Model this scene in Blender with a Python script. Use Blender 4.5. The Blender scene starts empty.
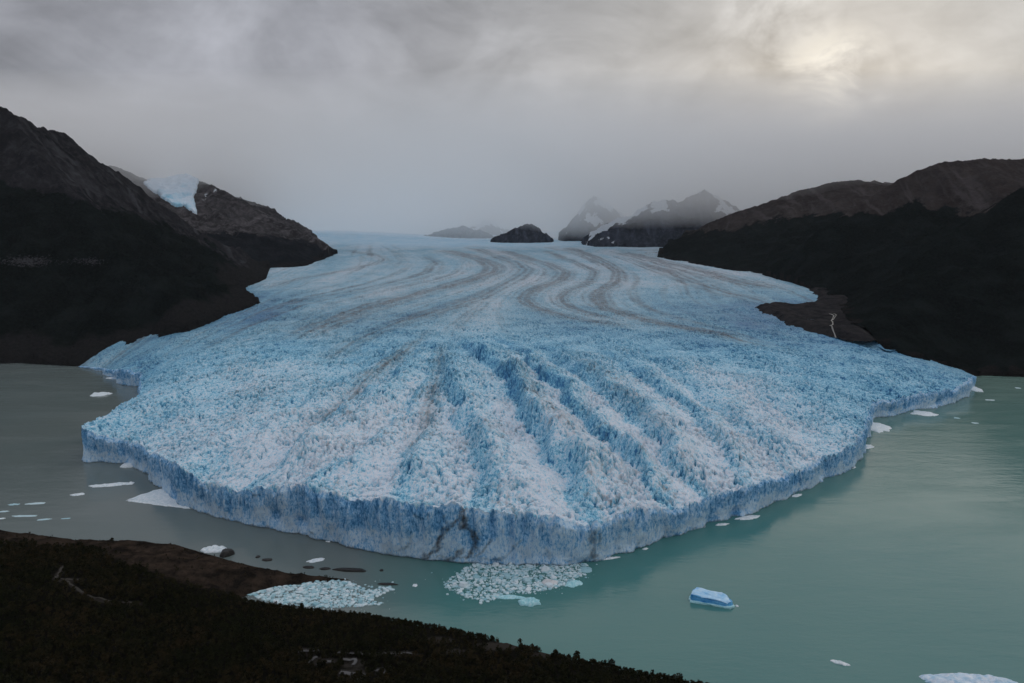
import bpy, math, random
import numpy as np
from mathutils import Vector
random.seed(7)
rng = np.random.default_rng(7)
sc = bpy.context.scene
COL = sc.collection

# ------------------------------------------------------------------ camera
FPX, CX, CY = 692.0, 512.0, 341.5
CAMZ = 400.0
PITCH = math.atan(116.5 / FPX)
cd = bpy.data.cameras.new('camera')
cd.sensor_width = 36.0
cd.lens = 36.0 * FPX / 1024.0
cd.clip_start, cd.clip_end = 1.0, 90000.0
cam = bpy.data.objects.new('camera', cd)
COL.objects.link(cam)
cam.location = (0, 0, CAMZ)
cam.rotation_euler = (math.pi / 2 - PITCH, 0, 0)
sc.camera = cam
cp, sp = math.cos(PITCH), math.sin(PITCH)

def ray(px, py):
    u, v = (px - CX) / FPX, -(py - CY) / FPX
    return u, cp + v * sp, -sp + v * cp          # world direction (x, y, z)
def at_z(px, py, z=0.0):
    x, y, w = ray(px, py)
    t = (z - CAMZ) / w
    return x * t, y * t
def at_y(px, py, yy):
    x, y, w = ray(px, py)
    t = yy / y
    return x * t, yy, CAMZ + w * t
def project(x, y, z):
    zz = z - CAMZ
    dep = y * cp - zz * sp
    up = y * sp + zz * cp
    dep = np.maximum(dep, 1e-3)
    return CX + FPX * x / dep, CY - FPX * up / dep

# ------------------------------------------------------------------ noise
def _h(ix, iy, seed):
    h = (ix.astype(np.int64) * 374761393 + iy.astype(np.int64) * 668265263 + seed * 974711 + 1013904223) & 0xffffffff
    h = ((h ^ (h >> 13)) * 1274126177) & 0xffffffff
    h = ((h ^ (h >> 16)) * 2246822519) & 0xffffffff
    return (h ^ (h >> 15)) & 0xffffffff
def perlin(x, y, seed=0):
    xi, yi = np.floor(x), np.floor(y)
    fx, fy = x - xi, y - yi
    ux, uy = fx * fx * fx * (fx * (fx * 6 - 15) + 10), fy * fy * fy * (fy * (fy * 6 - 15) + 10)
    xi, yi = xi.astype(np.int64), yi.astype(np.int64)
    def g(dx, dy):
        a = _h(xi + dx, yi + dy, seed) * (2 * np.pi / 4294967296.0)
        return np.cos(a) * (fx - dx) + np.sin(a) * (fy - dy)
    n0 = g(0, 0) * (1 - ux) + g(1, 0) * ux
    n1 = g(0, 1) * (1 - ux) + g(1, 1) * ux
    return (n0 * (1 - uy) + n1 * uy) * 1.41
def fbm(x, y, seed=0, octv=4, gain=0.5):
    s, a, n = 0.0, 1.0, 0.0
    for k in range(octv):
        s = s + a * perlin(x * 2 ** k + 17.3 * k, y * 2 ** k - 9.1 * k, seed + k)
        n += a; a *= gain
    return s / n
def ridged(x, y, seed=0, octv=3, gain=0.5):
    s, a, n = 0.0, 1.0, 0.0
    for k in range(octv):
        s = s + a * (1 - 2 * np.abs(perlin(x * 2 ** k + 5.7 * k, y * 2 ** k + 3.3 * k, seed + k)))
        n += a; a *= gain
    return s / n
def worley(x, y, seed=0):
    xi, yi = np.floor(x).astype(np.int64), np.floor(y).astype(np.int64)
    f1 = np.full(x.shape, 9.0); f2 = np.full(x.shape, 9.0); cid = np.zeros(x.shape)
    for dx in (-1, 0, 1):
        for dy in (-1, 0, 1):
            h = _h(xi + dx, yi + dy, seed)
            qx = xi + dx + (h & 0xffff) / 65536.0
            qy = yi + dy + (h >> 16) / 65536.0
            d = np.hypot(x - qx, y - qy)
            near = d < f1
            f2 = np.where(near, f1, np.minimum(f2, d))
            cid = np.where(near, ((h * 2654435761) & 0xffff) / 65536.0, cid)
            f1 = np.where(near, d, f1)
    return f1, f2, cid
def sstep(a, b, x):
    t = np.clip((x - a) / (b - a), 0, 1)
    return t * t * (3 - 2 * t)
def dens(pts, step):
    """a polyline resampled about every STEP; any number of columns, the first two are x, y"""
    p = np.asarray(pts, float); out = [p[:1]]
    for a, b in zip(p[:-1], p[1:]):
        n = max(1, int(np.hypot(*(b - a)[:2]) / step))
        out.append(a + (b - a) * (np.arange(1, n + 1) / n)[:, None])
    return np.concatenate(out)
def seg_dist(x, y, pts):
    """distance to a polyline and the running length at the nearest point"""
    best = np.full(x.shape, 1e12); run = np.zeros(x.shape); acc = 0.0; side = np.zeros(x.shape)
    for a, b in zip(pts[:-1], pts[1:]):
        dx, dy = b[0] - a[0], b[1] - a[1]; L2 = dx * dx + dy * dy + 1e-9
        t = np.clip(((x - a[0]) * dx + (y - a[1]) * dy) / L2, 0, 1)
        d = np.hypot(x - a[0] - t * dx, y - a[1] - t * dy)
        m = d < best
        best = np.where(m, d, best); run = np.where(m, acc + t * math.sqrt(L2), run)
        side = np.where(m, np.sign((x - a[0]) * dy - (y - a[1]) * dx), side)
        acc += math.sqrt(L2)
    return best, run, side
def inside(x, y, poly):
    c = np.zeros(x.shape, bool); n = len(poly)
    for i in range(n):
        (x1, y1), (x2, y2) = poly[i][:2], poly[(i + 1) % n][:2]
        if y1 == y2: continue
        c ^= ((y1 > y) != (y2 > y)) & (x < (x2 - x1) * (y - y1) / (y2 - y1) + x1)
    return c

# ------------------------------------------------------------------ object helpers
def mesh_np(name, verts, quads, mat, attrs=None, smooth=True, parent=None):
    me = bpy.data.meshes.new(name)
    verts = np.ascontiguousarray(verts, np.float32); quads = np.ascontiguousarray(quads, np.int32)
    k = quads.shape[1]
    me.vertices.add(len(verts)); me.vertices.foreach_set('co', verts.ravel())
    me.loops.add(quads.size); me.loops.foreach_set('vertex_index', quads.ravel())
    me.polygons.add(len(quads))
    me.polygons.foreach_set('loop_start', np.arange(0, quads.size, k, dtype=np.int32))
    me.polygons.foreach_set('loop_total', np.full(len(quads), k, np.int32))
    me.polygons.foreach_set('use_smooth', np.full(len(quads), smooth, bool))
    for an, v in (attrs or {}).items():
        at = me.attributes.new(an, 'FLOAT', 'POINT')
        at.data.foreach_set('value', np.ascontiguousarray(v, np.float32).ravel())
    me.update(); me.validate()
    me.materials.append(mat)
    o = bpy.data.objects.new(name, me); COL.objects.link(o)
    if parent: o.parent = parent
    return o
def grid_quads(nr, nc):
    i = np.arange(nr * nc).reshape(nr, nc)
    return np.stack([i[:-1, :-1], i[:-1, 1:], i[1:, 1:], i[1:, :-1]], -1).reshape(-1, 4)
def tag(o, label=None, cat=None, group=None, kind=None):
    for k, v in (('label', label), ('category', cat), ('group', group), ('kind', kind)):
        if v: o[k] = v
    return o
def empty(name, loc=(0, 0, 0), rz=0.0):
    o = bpy.data.objects.new(name, None); COL.objects.link(o)
    o.location = loc; o.rotation_euler = (0, 0, rz); o.empty_display_size = 5
    return o

# ------------------------------------------------------------------ material helpers
class NT:
    def __init__(s, name):
        s.m = bpy.data.materials.new(name); s.m.use_nodes = True
        s.t = s.m.node_tree; s.t.nodes.clear()
    def n(s, typ, ins=None, **kw):
        nd = s.t.nodes.new(typ)
        for k, v in kw.items(): setattr(nd, k, v)
        for k, v in (ins or {}).items(): s.put(nd.inputs[k], v)
        return nd
    def put(s, inp, v):
        if hasattr(v, 'is_output'): s.t.links.new(v, inp)
        elif isinstance(v, (tuple, list)) and len(v) == 3 and inp.type == 'RGBA': inp.default_value = (*v, 1)
        else: inp.default_value = v
    def attr(s, name): return s.n('ShaderNodeAttribute', attribute_name=name).outputs['Fac']
    def pos(s): return s.n('ShaderNodeNewGeometry').outputs['Position']
    def scalev(s, v, k): return s.n('ShaderNodeVectorMath', {0: v, 1: k}, operation='MULTIPLY').outputs[0]
    def noise(s, v, scale, detail=4.0, rough=0.55, dist=0.0):
        return s.n('ShaderNodeTexNoise', {'Vector': v, 'Scale': scale, 'Detail': detail, 'Roughness': rough, 'Distortion': dist}).outputs['Fac']
    def ramp(s, f, a, b, lo=0.0, hi=1.0):
        return s.n('ShaderNodeMapRange', {'Value': f, 'From Min': a, 'From Max': b, 'To Min': lo, 'To Max': hi}, clamp=True).outputs[0]
    def math(s, op, a, b=0.0, clamp=False):
        return s.n('ShaderNodeMath', {0: a, 1: b}, operation=op, use_clamp=clamp).outputs[0]
    def mix(s, f, a, b):
        nd = s.n('ShaderNodeMix', data_type='RGBA')
        for i, v in ((0, f), (6, a), (7, b)): s.put(nd.inputs[i], v)
        return nd.outputs[2]
    def bump(s, h, strength, dist):
        return s.n('ShaderNodeBump', {'Height': h, 'Strength': strength, 'Distance': dist}).outputs[0]
    def out(s, color, rough=0.8, spec=0.3, normal=None, **kw):
        b = s.n('ShaderNodeBsdfPrincipled', {'Base Color': color, 'Roughness': rough, 'Specular IOR Level': spec})
        for k, v in kw.items(): s.put(b.inputs[k.replace('_', ' ')], v)
        if normal is not None: s.put(b.inputs['Normal'], normal)
        o = s.n('ShaderNodeOutputMaterial', {'Surface': b.outputs[0]})
        return s.m

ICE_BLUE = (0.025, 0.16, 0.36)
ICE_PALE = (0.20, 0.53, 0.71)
ICE_WHITE = (0.66, 0.71, 0.80)
DIRT = (0.085, 0.085, 0.094)

def mat_glacier(name, bumpd=0.8, dirt=DIRT, white=ICE_WHITE, flute=False, pale=ICE_PALE):
    k = NT(name); p = k.pos()
    w, d = k.attr('crust_shade'), k.attr('debris')
    n1 = k.noise(p, 0.22, 5, 0.65)
    n2 = k.noise(p, 0.045, 4, 0.6)
    f = k.math('ADD', w, k.ramp(n1, 0.3, 0.7, -0.22, 0.22), True)
    if flute:
        vst = k.noise(k.scalev(p, (0.55, 0.55, 0.06)), 1.0, 6, 0.72, 0.3)
        f = k.math('ADD', f, k.ramp(vst, 0.34, 0.66, -0.20, 0.20), True)
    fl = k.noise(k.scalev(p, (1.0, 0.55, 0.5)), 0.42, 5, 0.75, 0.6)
    f = k.math('ADD', f, k.ramp(fl, 0.36, 0.56, -0.50, 0.10), True)  # deep blue flecks painted in for the shadowed gaps of small crevasses
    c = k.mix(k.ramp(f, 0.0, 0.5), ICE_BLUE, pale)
    c = k.mix(k.ramp(f, 0.42, 0.95), c, white)
    dd = k.math('MULTIPLY', d, k.ramp(k.math('ADD', k.math('MULTIPLY', n1, 0.6), k.math('MULTIPLY', n2, 0.4)), 0.25, 0.55), True)
    c = k.mix(dd, c, dirt)
    hb = k.noise(p, 0.55, 6, 0.7)
    if flute: hb = k.math('ADD', hb, k.math('MULTIPLY', vst, 2.2))
    nn = k.bump(hb, 0.8, bumpd)
    return k.out(c, 0.55, 0.25, nn)
def mat_ice(name, lo, hi, scale=0.4):
    k = NT(name); p = k.n('ShaderNodeTexCoord').outputs['Object']
    c = k.mix(k.ramp(k.noise(p, scale, 5, 0.65), 0.35, 0.65), lo, hi)
    return k.out(c, 0.5, 0.3, k.bump(k.noise(p, scale * 3, 5, 0.7), 0.5, 0.5))
def mat_mountain(name, forest, scree, rock, toe):
    k = NT(name); p = k.pos()
    f, r, t, s = k.attr('forest'), k.attr('outcrop'), k.attr('talus'), k.attr('snow')
    n1 = k.noise(p, 0.02, 8, 0.65); n2 = k.noise(p, 0.11, 6, 0.7); n3 = k.noise(p, 0.004, 5, 0.6)
    cs = k.mix(k.ramp(n1, 0.35, 0.65), scree, rock)
    cs = k.mix(k.ramp(n3, 0.42, 0.62, 0, 0.75), cs, tuple(v * 0.45 for v in scree))
    ed = k.math('ADD', f, k.ramp(n1, 0.3, 0.7, -0.35, 0.35), True)
    cf = k.mix(k.ramp(n2, 0.35, 0.65), forest, tuple(v * 2.2 for v in forest))
    cf = k.mix(k.ramp(k.noise(p, 0.009, 7, 0.62), 0.45, 0.68, 0, 0.8), cf, tuple(v * 3.4 for v in forest))
    cs = k.mix(k.ramp(k.noise(k.scalev(p, (1.0, 1.0, 0.25)), 0.03, 6, 0.7), 0.48, 0.66, 0, 0.7), cs, tuple(v * 1.7 for v in rock))
    cs = k.mix(k.math('MULTIPLY', k.attr('chute'), k.ramp(n1, 0.3, 0.65, 0.45, 1.0)), cs, tuple(v * 2.2 for v in rock))
    ed = k.math('SUBTRACT', ed, k.math('MULTIPLY', k.attr('chute'), 0.12))
    c = k.mix(k.ramp(ed, 0.35, 0.6), cs, cf)
    rk = k.math('ADD', r, k.ramp(n2, 0.3, 0.7, -0.4, 0.4), True)
    c = k.mix(k.ramp(rk, 0.5, 0.75), c, k.mix(n1, rock, tuple(v * 2.4 for v in rock)))
    tt = k.math('ADD', t, k.ramp(n1, 0.3, 0.7, -0.25, 0.25), True)
    c = k.mix(k.ramp(tt, 0.25, 0.8), c, k.mix(k.ramp(n2, 0.35, 0.65), toe, tuple(v * 0.6 for v in toe)))
    sn = k.math('ADD', s, k.ramp(n1, 0.3, 0.7, -0.35, 0.35), True)
    c = k.mix(k.ramp(sn, 0.45, 0.55), c, (0.72, 0.78, 0.85))
    h = k.math('ADD', k.math('MULTIPLY', n1, 2.0), n2)
    return k.out(c, 1.0, 0.0, k.bump(h, 1.0, 14.0))

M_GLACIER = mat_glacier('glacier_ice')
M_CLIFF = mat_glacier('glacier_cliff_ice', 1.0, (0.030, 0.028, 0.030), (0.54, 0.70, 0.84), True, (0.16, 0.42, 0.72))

# ------------------------------------------------------------------ GLACIER
def Zb(y):
    y = np.asarray(y, float)
    return 62 + 0.034 * (np.clip(y, 700.0, 5200.0) - 860) + 0.013 * np.maximum(y - 5200.0, 0)
def on_ice(px, py):
    x, y, w = ray(px, py)
    t = (62 - 0.034 * 860 - CAMZ) / (w - 0.034 * y)
    if t * y > 5200 or t < 0: t = (62 + 0.034 * 4340 - 0.013 * 5200 - CAMZ) / (w - 0.013 * y)
    return x * t, y * t
front = [('t', 80, 366, 3), ('t', 102, 369, 6), (123, 385, 372), (143, 387, 374), ('t', 141, 391, 33), ('t', 133, 400, 37), ('t', 110, 415, 42),
         (84, 461, 431), (103, 461, 436), (120, 462, 440), (133, 464, 443), (150, 477, 452), (165, 490, 461), (180, 503, 468), (206, 513, 482),
         (223, 518, 488), (245, 523, 492), (266, 527, 494), (288, 530, 492), (309, 535, 491), (330, 540, 497), (352, 546, 502), (375, 551, 503),
         (395, 555.6, 504), (415, 558, 508), (438, 560, 512), (455, 561, 509), (481, 562.5, 509.6), (502, 562.5, 513), (524, 562.5, 517),
         (547, 562.5, 520), (567, 562, 522), (592, 561, 526.5), (610, 556, 525), (626, 551.6, 514), (654, 542, 511), (678, 534, 507), (702, 525.6, 502),
         (726, 520, 495), (749, 513.7, 488), (782, 499.5, 480), (815, 483, 463), (844, 471, 448), (861, 456, 436), (864, 436, 418), (872, 417.5, 403),
         (894, 415.7, 400.5), (915, 408.5, 396.5), (933, 407.6, 394.5), (951, 402, 388), (968.5, 395, 380), ('t', 974, 376, 8)]
F = []
for r in front:
    if r[0] == 't':
        x, y = at_z(r[1], r[2], r[3]); F.append((x, y, r[3]))
    else:
        x, y = at_z(r[0], r[1], 0); F.append((x, y, at_y(r[0], r[2], y)[2]))
F = dens(F, 3.0)
Lm = [F[0][:2], at_z(104, 357, 14), at_z(150, 336, 52), on_ice(205, 313), on_ice(232, 301), on_ice(215, 285), on_ice(240, 268), on_ice(290, 255), on_ice(285, 246), (-3000, 6200), (-3800, 8600)]
Rm = [F[-1][:2], at_z(946, 366, 24), at_z(916, 354, 46), on_ice(888, 342.5), on_ice(862, 328), on_ice(850, 312), on_ice(838, 298), on_ice(815, 284), on_ice(775, 273), on_ice(730, 264), on_ice(690, 257), on_ice(700, 248), (3000, 6500), (3600, 8600)]
Fx, Fy = np.gradient(F[:, 0]), np.gradient(F[:, 1])
kf = np.hanning(13); kf /= kf.sum()
sm1 = lambda a: np.convolve(np.pad(a, 6, mode='edge'), kf, 'valid')
F[2:-2] = np.stack([sm1(F[:, c_]) for c_ in range(3)], 1)[2:-2]
Fx, Fy = sm1(np.gradient(F[:, 0])), sm1(np.gradient(F[:, 1])); Fl = np.hypot(Fx, Fy) + 1e-9
fi = np.arange(len(F)) * 3.0; fw = np.clip(np.minimum(fi, fi[::-1]) / 150, 0, 1)
wob = fw * (9 * fbm(fi / 75, fi * 0 + 1.3, 161, 4) + 3.5 * (worley(fi / 34, fi * 0 + .4, 163)[2] - .5))
F[:, 0] += Fy / Fl * wob; F[:, 1] -= Fx / Fl * wob
F[:, 2] *= 1 + fw * 0.26 * fbm(fi / 60, fi * 0 + 7.7, 167, 4)
NCc, NRc = 260, 90
def resample(p, n, power=1.0, smooth=0):
    p = np.asarray(p, float); d = np.r_[0, np.cumsum(np.hypot(*np.diff(p[:, :2], axis=0).T))]
    u = np.linspace(0, 1, n) ** power * d[-1]
    return np.stack([np.interp(u, d, p[:, c]) for c in range(p.shape[1])], 1)
Fc = resample(F, NCc)
FRONT_LEN = float(np.sum(np.hypot(*np.diff(F[:, :2], axis=0).T)))
tl = np.linspace(0, 1, NRc)
Lc, Rc = resample(Lm, NRc, 1.9), resample(Rm, NRc, 1.9)
B0, B1 = np.array(Lm[-1]), np.array(Rm[-1])
ss = np.linspace(0, 1, NCc)
Bc = B0 + (B1 - B0) * ss[:, None]
S, T = np.meshgrid(ss, tl)
tw = np.linspace(0, 1, NRc) ** 1.9
T = np.broadcast_to(tw[:, None], S.shape)
P = ((1 - T)[..., None] * Fc[None, :, :2] + T[..., None] * Bc[None] + (1 - S)[..., None] * Lc[:, None] + S[..., None] * Rc[:, None]
     - ((1 - S) * (1 - T))[..., None] * Fc[0, :2] - (S * (1 - T))[..., None] * Fc[-1, :2] - ((1 - S) * T)[..., None] * B0 - (S * T)[..., None] * B1)
P[0], P[-1], P[:, 0], P[:, -1] = Fc[:, :2], Bc, Lc, Rc
for it in range(900):                                    # Winslow smoothing keeps the sheet free of folds
    xs = (P[1:-1, 2:] - P[1:-1, :-2]) / 2; xt = (P[2:, 1:-1] - P[:-2, 1:-1]) / 2
    al = (xt ** 2).sum(-1); ga = (xs ** 2).sum(-1); be = (xs * xt).sum(-1)
    cr = (P[2:, 2:] - P[2:, :-2] - P[:-2, 2:] + P[:-2, :-2]) / 4
    den = 2 * (al + ga) + 1e-9
    new = (al[..., None] * (P[1:-1, 2:] + P[1:-1, :-2]) + ga[..., None] * (P[2:, 1:-1] + P[:-2, 1:-1]) - 2 * be[..., None] * cr) / den[..., None]
    P[1:-1, 1:-1] += 0.9 * (new - P[1:-1, 1:-1])
xs = P[:-1, 1:] - P[:-1, :-1]; xt = P[1:, :-1] - P[:-1, :-1]
bad = (xs[..., 0] * xt[..., 1] - xs[..., 1] * xt[..., 0]) < 0
print('glacier folds', int(bad.sum()), [(int(a), int(b), *(int(c) for c in P[a, b])) for a, b in zip(*np.nonzero(bad))][::12])
NR, NC = 780, 2100
gk = np.linspace(0, 1, NR); A = 3.6
gk = (np.exp(A * gk) - 1) / (math.exp(A) - 1)
mid = np.zeros((NR, NCc, 3))
for j in range(NCc):
    c = P[:, j]; d = np.r_[0, np.cumsum(np.hypot(*np.diff(c, axis=0).T))]
    mid[:, j, 0] = np.interp(gk * d[-1], d, c[:, 0]); mid[:, j, 1] = np.interp(gk * d[-1], d, c[:, 1]); mid[:, j, 2] = gk * d[-1]
# soften the kinks of the coarse sheet away from the front
for it in range(6):
    m2 = mid.copy(); m2[8:, 1:-1] = (mid[8:, :-2] + 2 * mid[8:, 1:-1] + mid[8:, 2:]) / 4; mid = m2
sf = np.linspace(0, 1, NC)
X = np.stack([np.interp(sf, ss, mid[i, :, 0]) for i in range(NR)]); Y = np.stack([np.interp(sf, ss, mid[i, :, 1]) for i in range(NR)])
D = np.stack([np.interp(sf, ss, mid[i, :, 2]) for i in range(NR)])
Fe = resample(F, NC); Hrim = Fe[:, 2]
X[0], Y[0] = Fe[:, 0], Fe[:, 1]
SM = np.broadcast_to(sf * FRONT_LEN, X.shape)
base = Zb(Y)
# the margins sag where the ice melts against the rock
Z0 = base + (Hrim[None] - base[0][None]) * np.exp(-D / 230.0)
Z0 = Z0 + 80 * sstep(-250, -2400, X) * sstep(5000, 7600, Y)
mask_r = sstep(0.0, 0.05, np.minimum(np.broadcast_to(sf, X.shape), 1 - np.broadcast_to(sf, X.shape)))
dist_cam = np.hypot(X, Y)
# radial coordinates about the head of the fan
ax, ay = -60.0, 2150.0
th = np.arctan2(X - ax, ay - Y); rr = np.hypot(X - ax, Y - ay)
fan = sstep(2000, 1450, Y) * sstep(150, 500, rr)
UA, UB = th * 1000.0, rr
wx = 22 * fbm(X / 140, Y / 140, 3, 3); wy = 22 * fbm(X / 140, Y / 140, 8, 3)
def both(fn):
    out = np.zeros(X.shape)
    m = fan < 0.999; out[m] += fn((X * 0.9 + wx)[m], (Y * 0.75 + wy)[m]) * (1 - fan[m])
    m = fan > 0.001; out[m] += fn((UA + wx)[m], (UB * 0.72 + wy)[m]) * fan[m]
    return out
nearf = sstep(2600, 1200, dist_cam)                 # how strongly the ice is broken up
front_amp = 0.30 + 0.70 * nearf
# long ridges and troughs fanning out towards the front
cen = np.exp(-((SM / FRONT_LEN - 0.56) / 0.27) ** 2)
ridge_m = ridged(th * 1000 / 62 + 0.8 * fbm(X / 160, Y / 160, 23, 3), rr / 420, 33, 2, 0.5)
rid = ridge_m
rid_amp = sstep(1500, 500, D) * sstep(0, 160, D) * (0.25 + 0.75 * fan)
iy, ix = np.r_[0:NR:3, NR - 1], np.r_[0:NC:3, NC - 1]
Xs, Ys, Ds = X[np.ix_(iy, ix)], Y[np.ix_(iy, ix)], D[np.ix_(iy, ix)]
def spread(a):
    r_ = np.stack([np.interp(np.arange(NC), ix, a[i]) for i in range(len(iy))])
    k0 = np.searchsorted(iy, np.arange(NR), 'right') - 1; k0 = np.clip(k0, 0, len(iy) - 2)
    f = ((np.arange(NR) - iy[k0]) / (iy[k0 + 1] - iy[k0]))[:, None]
    return r_[k0] * (1 - f) + r_[k0 + 1] * f
troughs = [[(405, 342), (365, 372), (320, 392), (270, 420), (215, 455), (150, 480)],
           [(425, 346), (395, 380), (368, 397), (337, 410), (310, 435), (288, 455), (235, 480), (200, 505)],
           [(434, 350), (429, 375), (415, 403), (386, 438), (345, 462), (302, 487), (280, 515)],
           [(440, 352), (436, 390), (425, 430), (408, 465), (392, 495), (380, 530)],
           [(447, 350), (440, 375), (447, 408), (458, 430), (467, 461), (475, 490), (478, 520), (480, 560)],
           [(462, 348), (474, 362), (497, 379), (509, 394), (516, 415), (528, 441), (537, 461), (557, 478), (581, 502), (598, 524), (610, 550)],
           [(500, 345), (520, 354), (530, 370), (546, 388), (571, 414), (587, 426), (608, 449), (635, 470), (665, 492), (695, 510), (715, 530)],
           [(535, 345), (548, 356), (562, 375), (590, 388), (607, 405), (643, 430), (661, 452), (690, 474), (722, 492), (745, 512)],
           [(585, 348), (610, 362), (645, 385), (681, 404), (708, 428), (722, 455), (748, 478), (775, 500)],
           [(630, 350), (665, 372), (700, 398), (735, 422), (780, 445), (805, 470), (825, 485)],
           [(690, 352), (735, 378), (780, 405), (825, 430), (855, 460)]]
sgn = []; dst = []
jx0, jy0 = 38 * fbm(Xs / 95, Ys / 95, 181, 5, 0.55), 38 * fbm(Xs / 95, Ys / 95, 183, 5, 0.55)
for pl in troughs:
    w = dens([on_ice(*q) for q in pl], 40)
    for it in range(3): w[1:-1] = (w[:-2] + 2 * w[1:-1] + w[2:]) / 4
    d, run, side = seg_dist(Xs + jx0, Ys + jy0, w)
    dst.append(d); sgn.append(side < 0)
tr_h = np.zeros(Xs.shape); tr_wall = np.zeros(Xs.shape); tr_crest = np.zeros(Xs.shape); tr_slope = np.zeros(Xs.shape); tr_bot = np.zeros(Xs.shape)
for i_ in range(len(troughs) - 1):
    m = sgn[i_] & ~sgn[i_ + 1]
    for j_ in range(i_ + 1, len(troughs)): m &= ~sgn[j_]
    dl, dr_ = dst[i_], dst[i_ + 1]; wd_ = dl + dr_; f = dl / (wd_ + 1e-6)
    crest = 0.30
    up = sstep(0.0, crest, f); down = 1 - 0.92 * sstep(crest, 1.0, f)
    h = up * down * np.clip(wd_ / 75.0, 0.25, 1.25)
    pk = [.45, .7, .6, .55, .8, 1.1, 1.0, .85, .6, .4][i_]; st_ = 1000 + [0, 60, 40, 30, -20, 120, 60, -60, -160, -240][i_]
    env_i = sstep(st_ + 140, st_ - 620, Ds + 160 * fbm(Xs / 90, Ys / 90, 189, 3)) * pk
    h = h * env_i * (0.7 + 0.9 * fbm(Xs / 85, Ys / 110, 191 + i_, 3) + 0.3)
    tr_h = np.where(m, h, tr_h)
    tr_wall = np.where(m, np.exp(-((f - 0.15) / 0.14) ** 2) * env_i, tr_wall); tr_crest = np.where(m, np.exp(-((f - 0.36) / 0.16) ** 2) * env_i, tr_crest)
    tr_slope = np.where(m, sstep(0.45, 0.8, f) * sstep(1.02, 0.9, f) * env_i, tr_slope); tr_bot = np.where(m, np.exp(-(dl / 9.0) ** 2) * env_i, tr_bot)
tr_env = sstep(5, 120, Ds)
Z = Z0 + 7.0 * rid * rid_amp + 28.0 * spread(tr_h * tr_env)
tr_env2 = 1.0
tr_wall, tr_crest, tr_slope, tr_bot = (spread(q_ * tr_env2) for q_ in (tr_wall, tr_crest, tr_slope, tr_bot))
Z = Z + 8.0 * fbm(X / 210, Y / 160, 41, 4) * mask_r
def serac(scale, seed, el):
    def fn(a, b):
        f1, f2, cid = worley(a / scale, b / (scale * el), seed)
        g = f2 - f1
        return np.stack([sstep(0.0, 0.26, g), cid, f1])
    o = np.zeros((3,) + X.shape)
    m = fan < 0.999; o[:, m] += fn((X * 0.9 + wx)[m], (Y * 0.75 + wy)[m]) * (1 - fan[m])
    m = fan > 0.001; o[:, m] += fn((UA + wx)[m], (UB + wy)[m]) * fan[m]
    return o
g1, c1, _ = serac(15.0, 51, 0.62); g2, c2, _ = serac(7.0, 57, 2.0)
blade = both(lambda a, b: ridged(a / 8.0, b / 24.0, 61, 3, 0.6))
fine = both(lambda a, b: ridged(a / 4.6, b / 6.5, 67, 3, 0.65))
patch = sstep(-0.35, 0.30, fbm(X / 110, Y / 85, 71, 3))
belt = sstep(350, 750, D)                                       # upright seracs behind, gashed blocks in front
amp = front_amp * (0.45 + 0.65 * patch) * (0.65 + 0.35 * mask_r) * (0.95 + 0.05 * sstep(0, 60, D))
brk = sstep(-0.15, 0.2, perlin(X / 12.0, Y / 15.0, 69)); brk2 = sstep(-0.2, 0.15, perlin(X / 7.0 + 9, Y / 9.0, 70))
gash1 = (1 - g1) * brk * sstep(0.30, 0.65, c1 + 0.5 * patch - 0.2); gash2 = (1 - g2) * brk2 * sstep(0.40, 0.75, c2 + 0.5 * patch - 0.2)
rough_rel = -13.0 * gash1 - 8.0 * gash2 + 3.4 * (c1 - 0.5) + 1.8 * (c2 - 0.5) + (2.4 + 4.5 * belt + 5.0 * tr_wall) * blade + 2.6 * fine
Z = Z + amp * rough_rel
Z = Z + np.exp(-D / 8.0) * (5.5 * ridged(SM / 13, SM * 0 + 0.7, 165, 3, 0.6) + 4.5 * fbm(SM / 45, SM * 0 + 3.1, 166, 3)) * sstep(0, 0.03, np.minimum(SM / FRONT_LEN, 1 - SM / FRONT_LEN))
Z = np.maximum(Z, 1.5)

# ice colours: weathered white, bare blue, rock dust, painted shade on trough walls and crevasses
cr_n = fbm(X / 190, Y / 230, 81, 4); cr_f = fbm(X / 38, Y / 46, 83, 3)
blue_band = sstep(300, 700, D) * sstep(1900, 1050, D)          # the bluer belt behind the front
gash = np.clip(gash1 + 0.75 * gash2, 0, 1)  # crevasse colour: bluer ice with shade painted in
crust_shade = 0.63 - 0.66 * gash * (0.35 + 0.65 * nearf) + 0.16 * np.clip(blade, -1, 1) * nearf + 0.20 * cr_n + 0.16 * cr_f + 0.16 * sstep(620, 60, D) * cen \
    - 0.17 * blue_band - 0.27 * tr_wall - 0.16 * tr_bot + 0.30 * tr_slope + 0.06 * tr_crest  # walls turned from the sun painted bluer, gentle slopes painted whiter
sn = SM / FRONT_LEN
crust_shade = crust_shade - 0.24 * sstep(0.66, 0.82, sn) * sstep(1500, 500, D) - 0.20 * sstep(0.34, 0.14, sn) * sstep(1500, 500, D) + 0.10 * sstep(2400, 3600, dist_cam) + 0.06 * sstep(4900, 6600, dist_cam + 900 * fbm(X / 900, Y / 700, 97, 3))
debris = (0.75 * sstep(0.0, 0.4, fbm(X / 9, Y / 13, 95, 4, 0.65)) * np.clip(0.35 * cen + 1.0 * tr_crest + 0.35 * tr_slope, 0, 1) * sstep(-0.25, 0.25, fbm(X / 130, Y / 160, 96, 3))) * nearf
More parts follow.
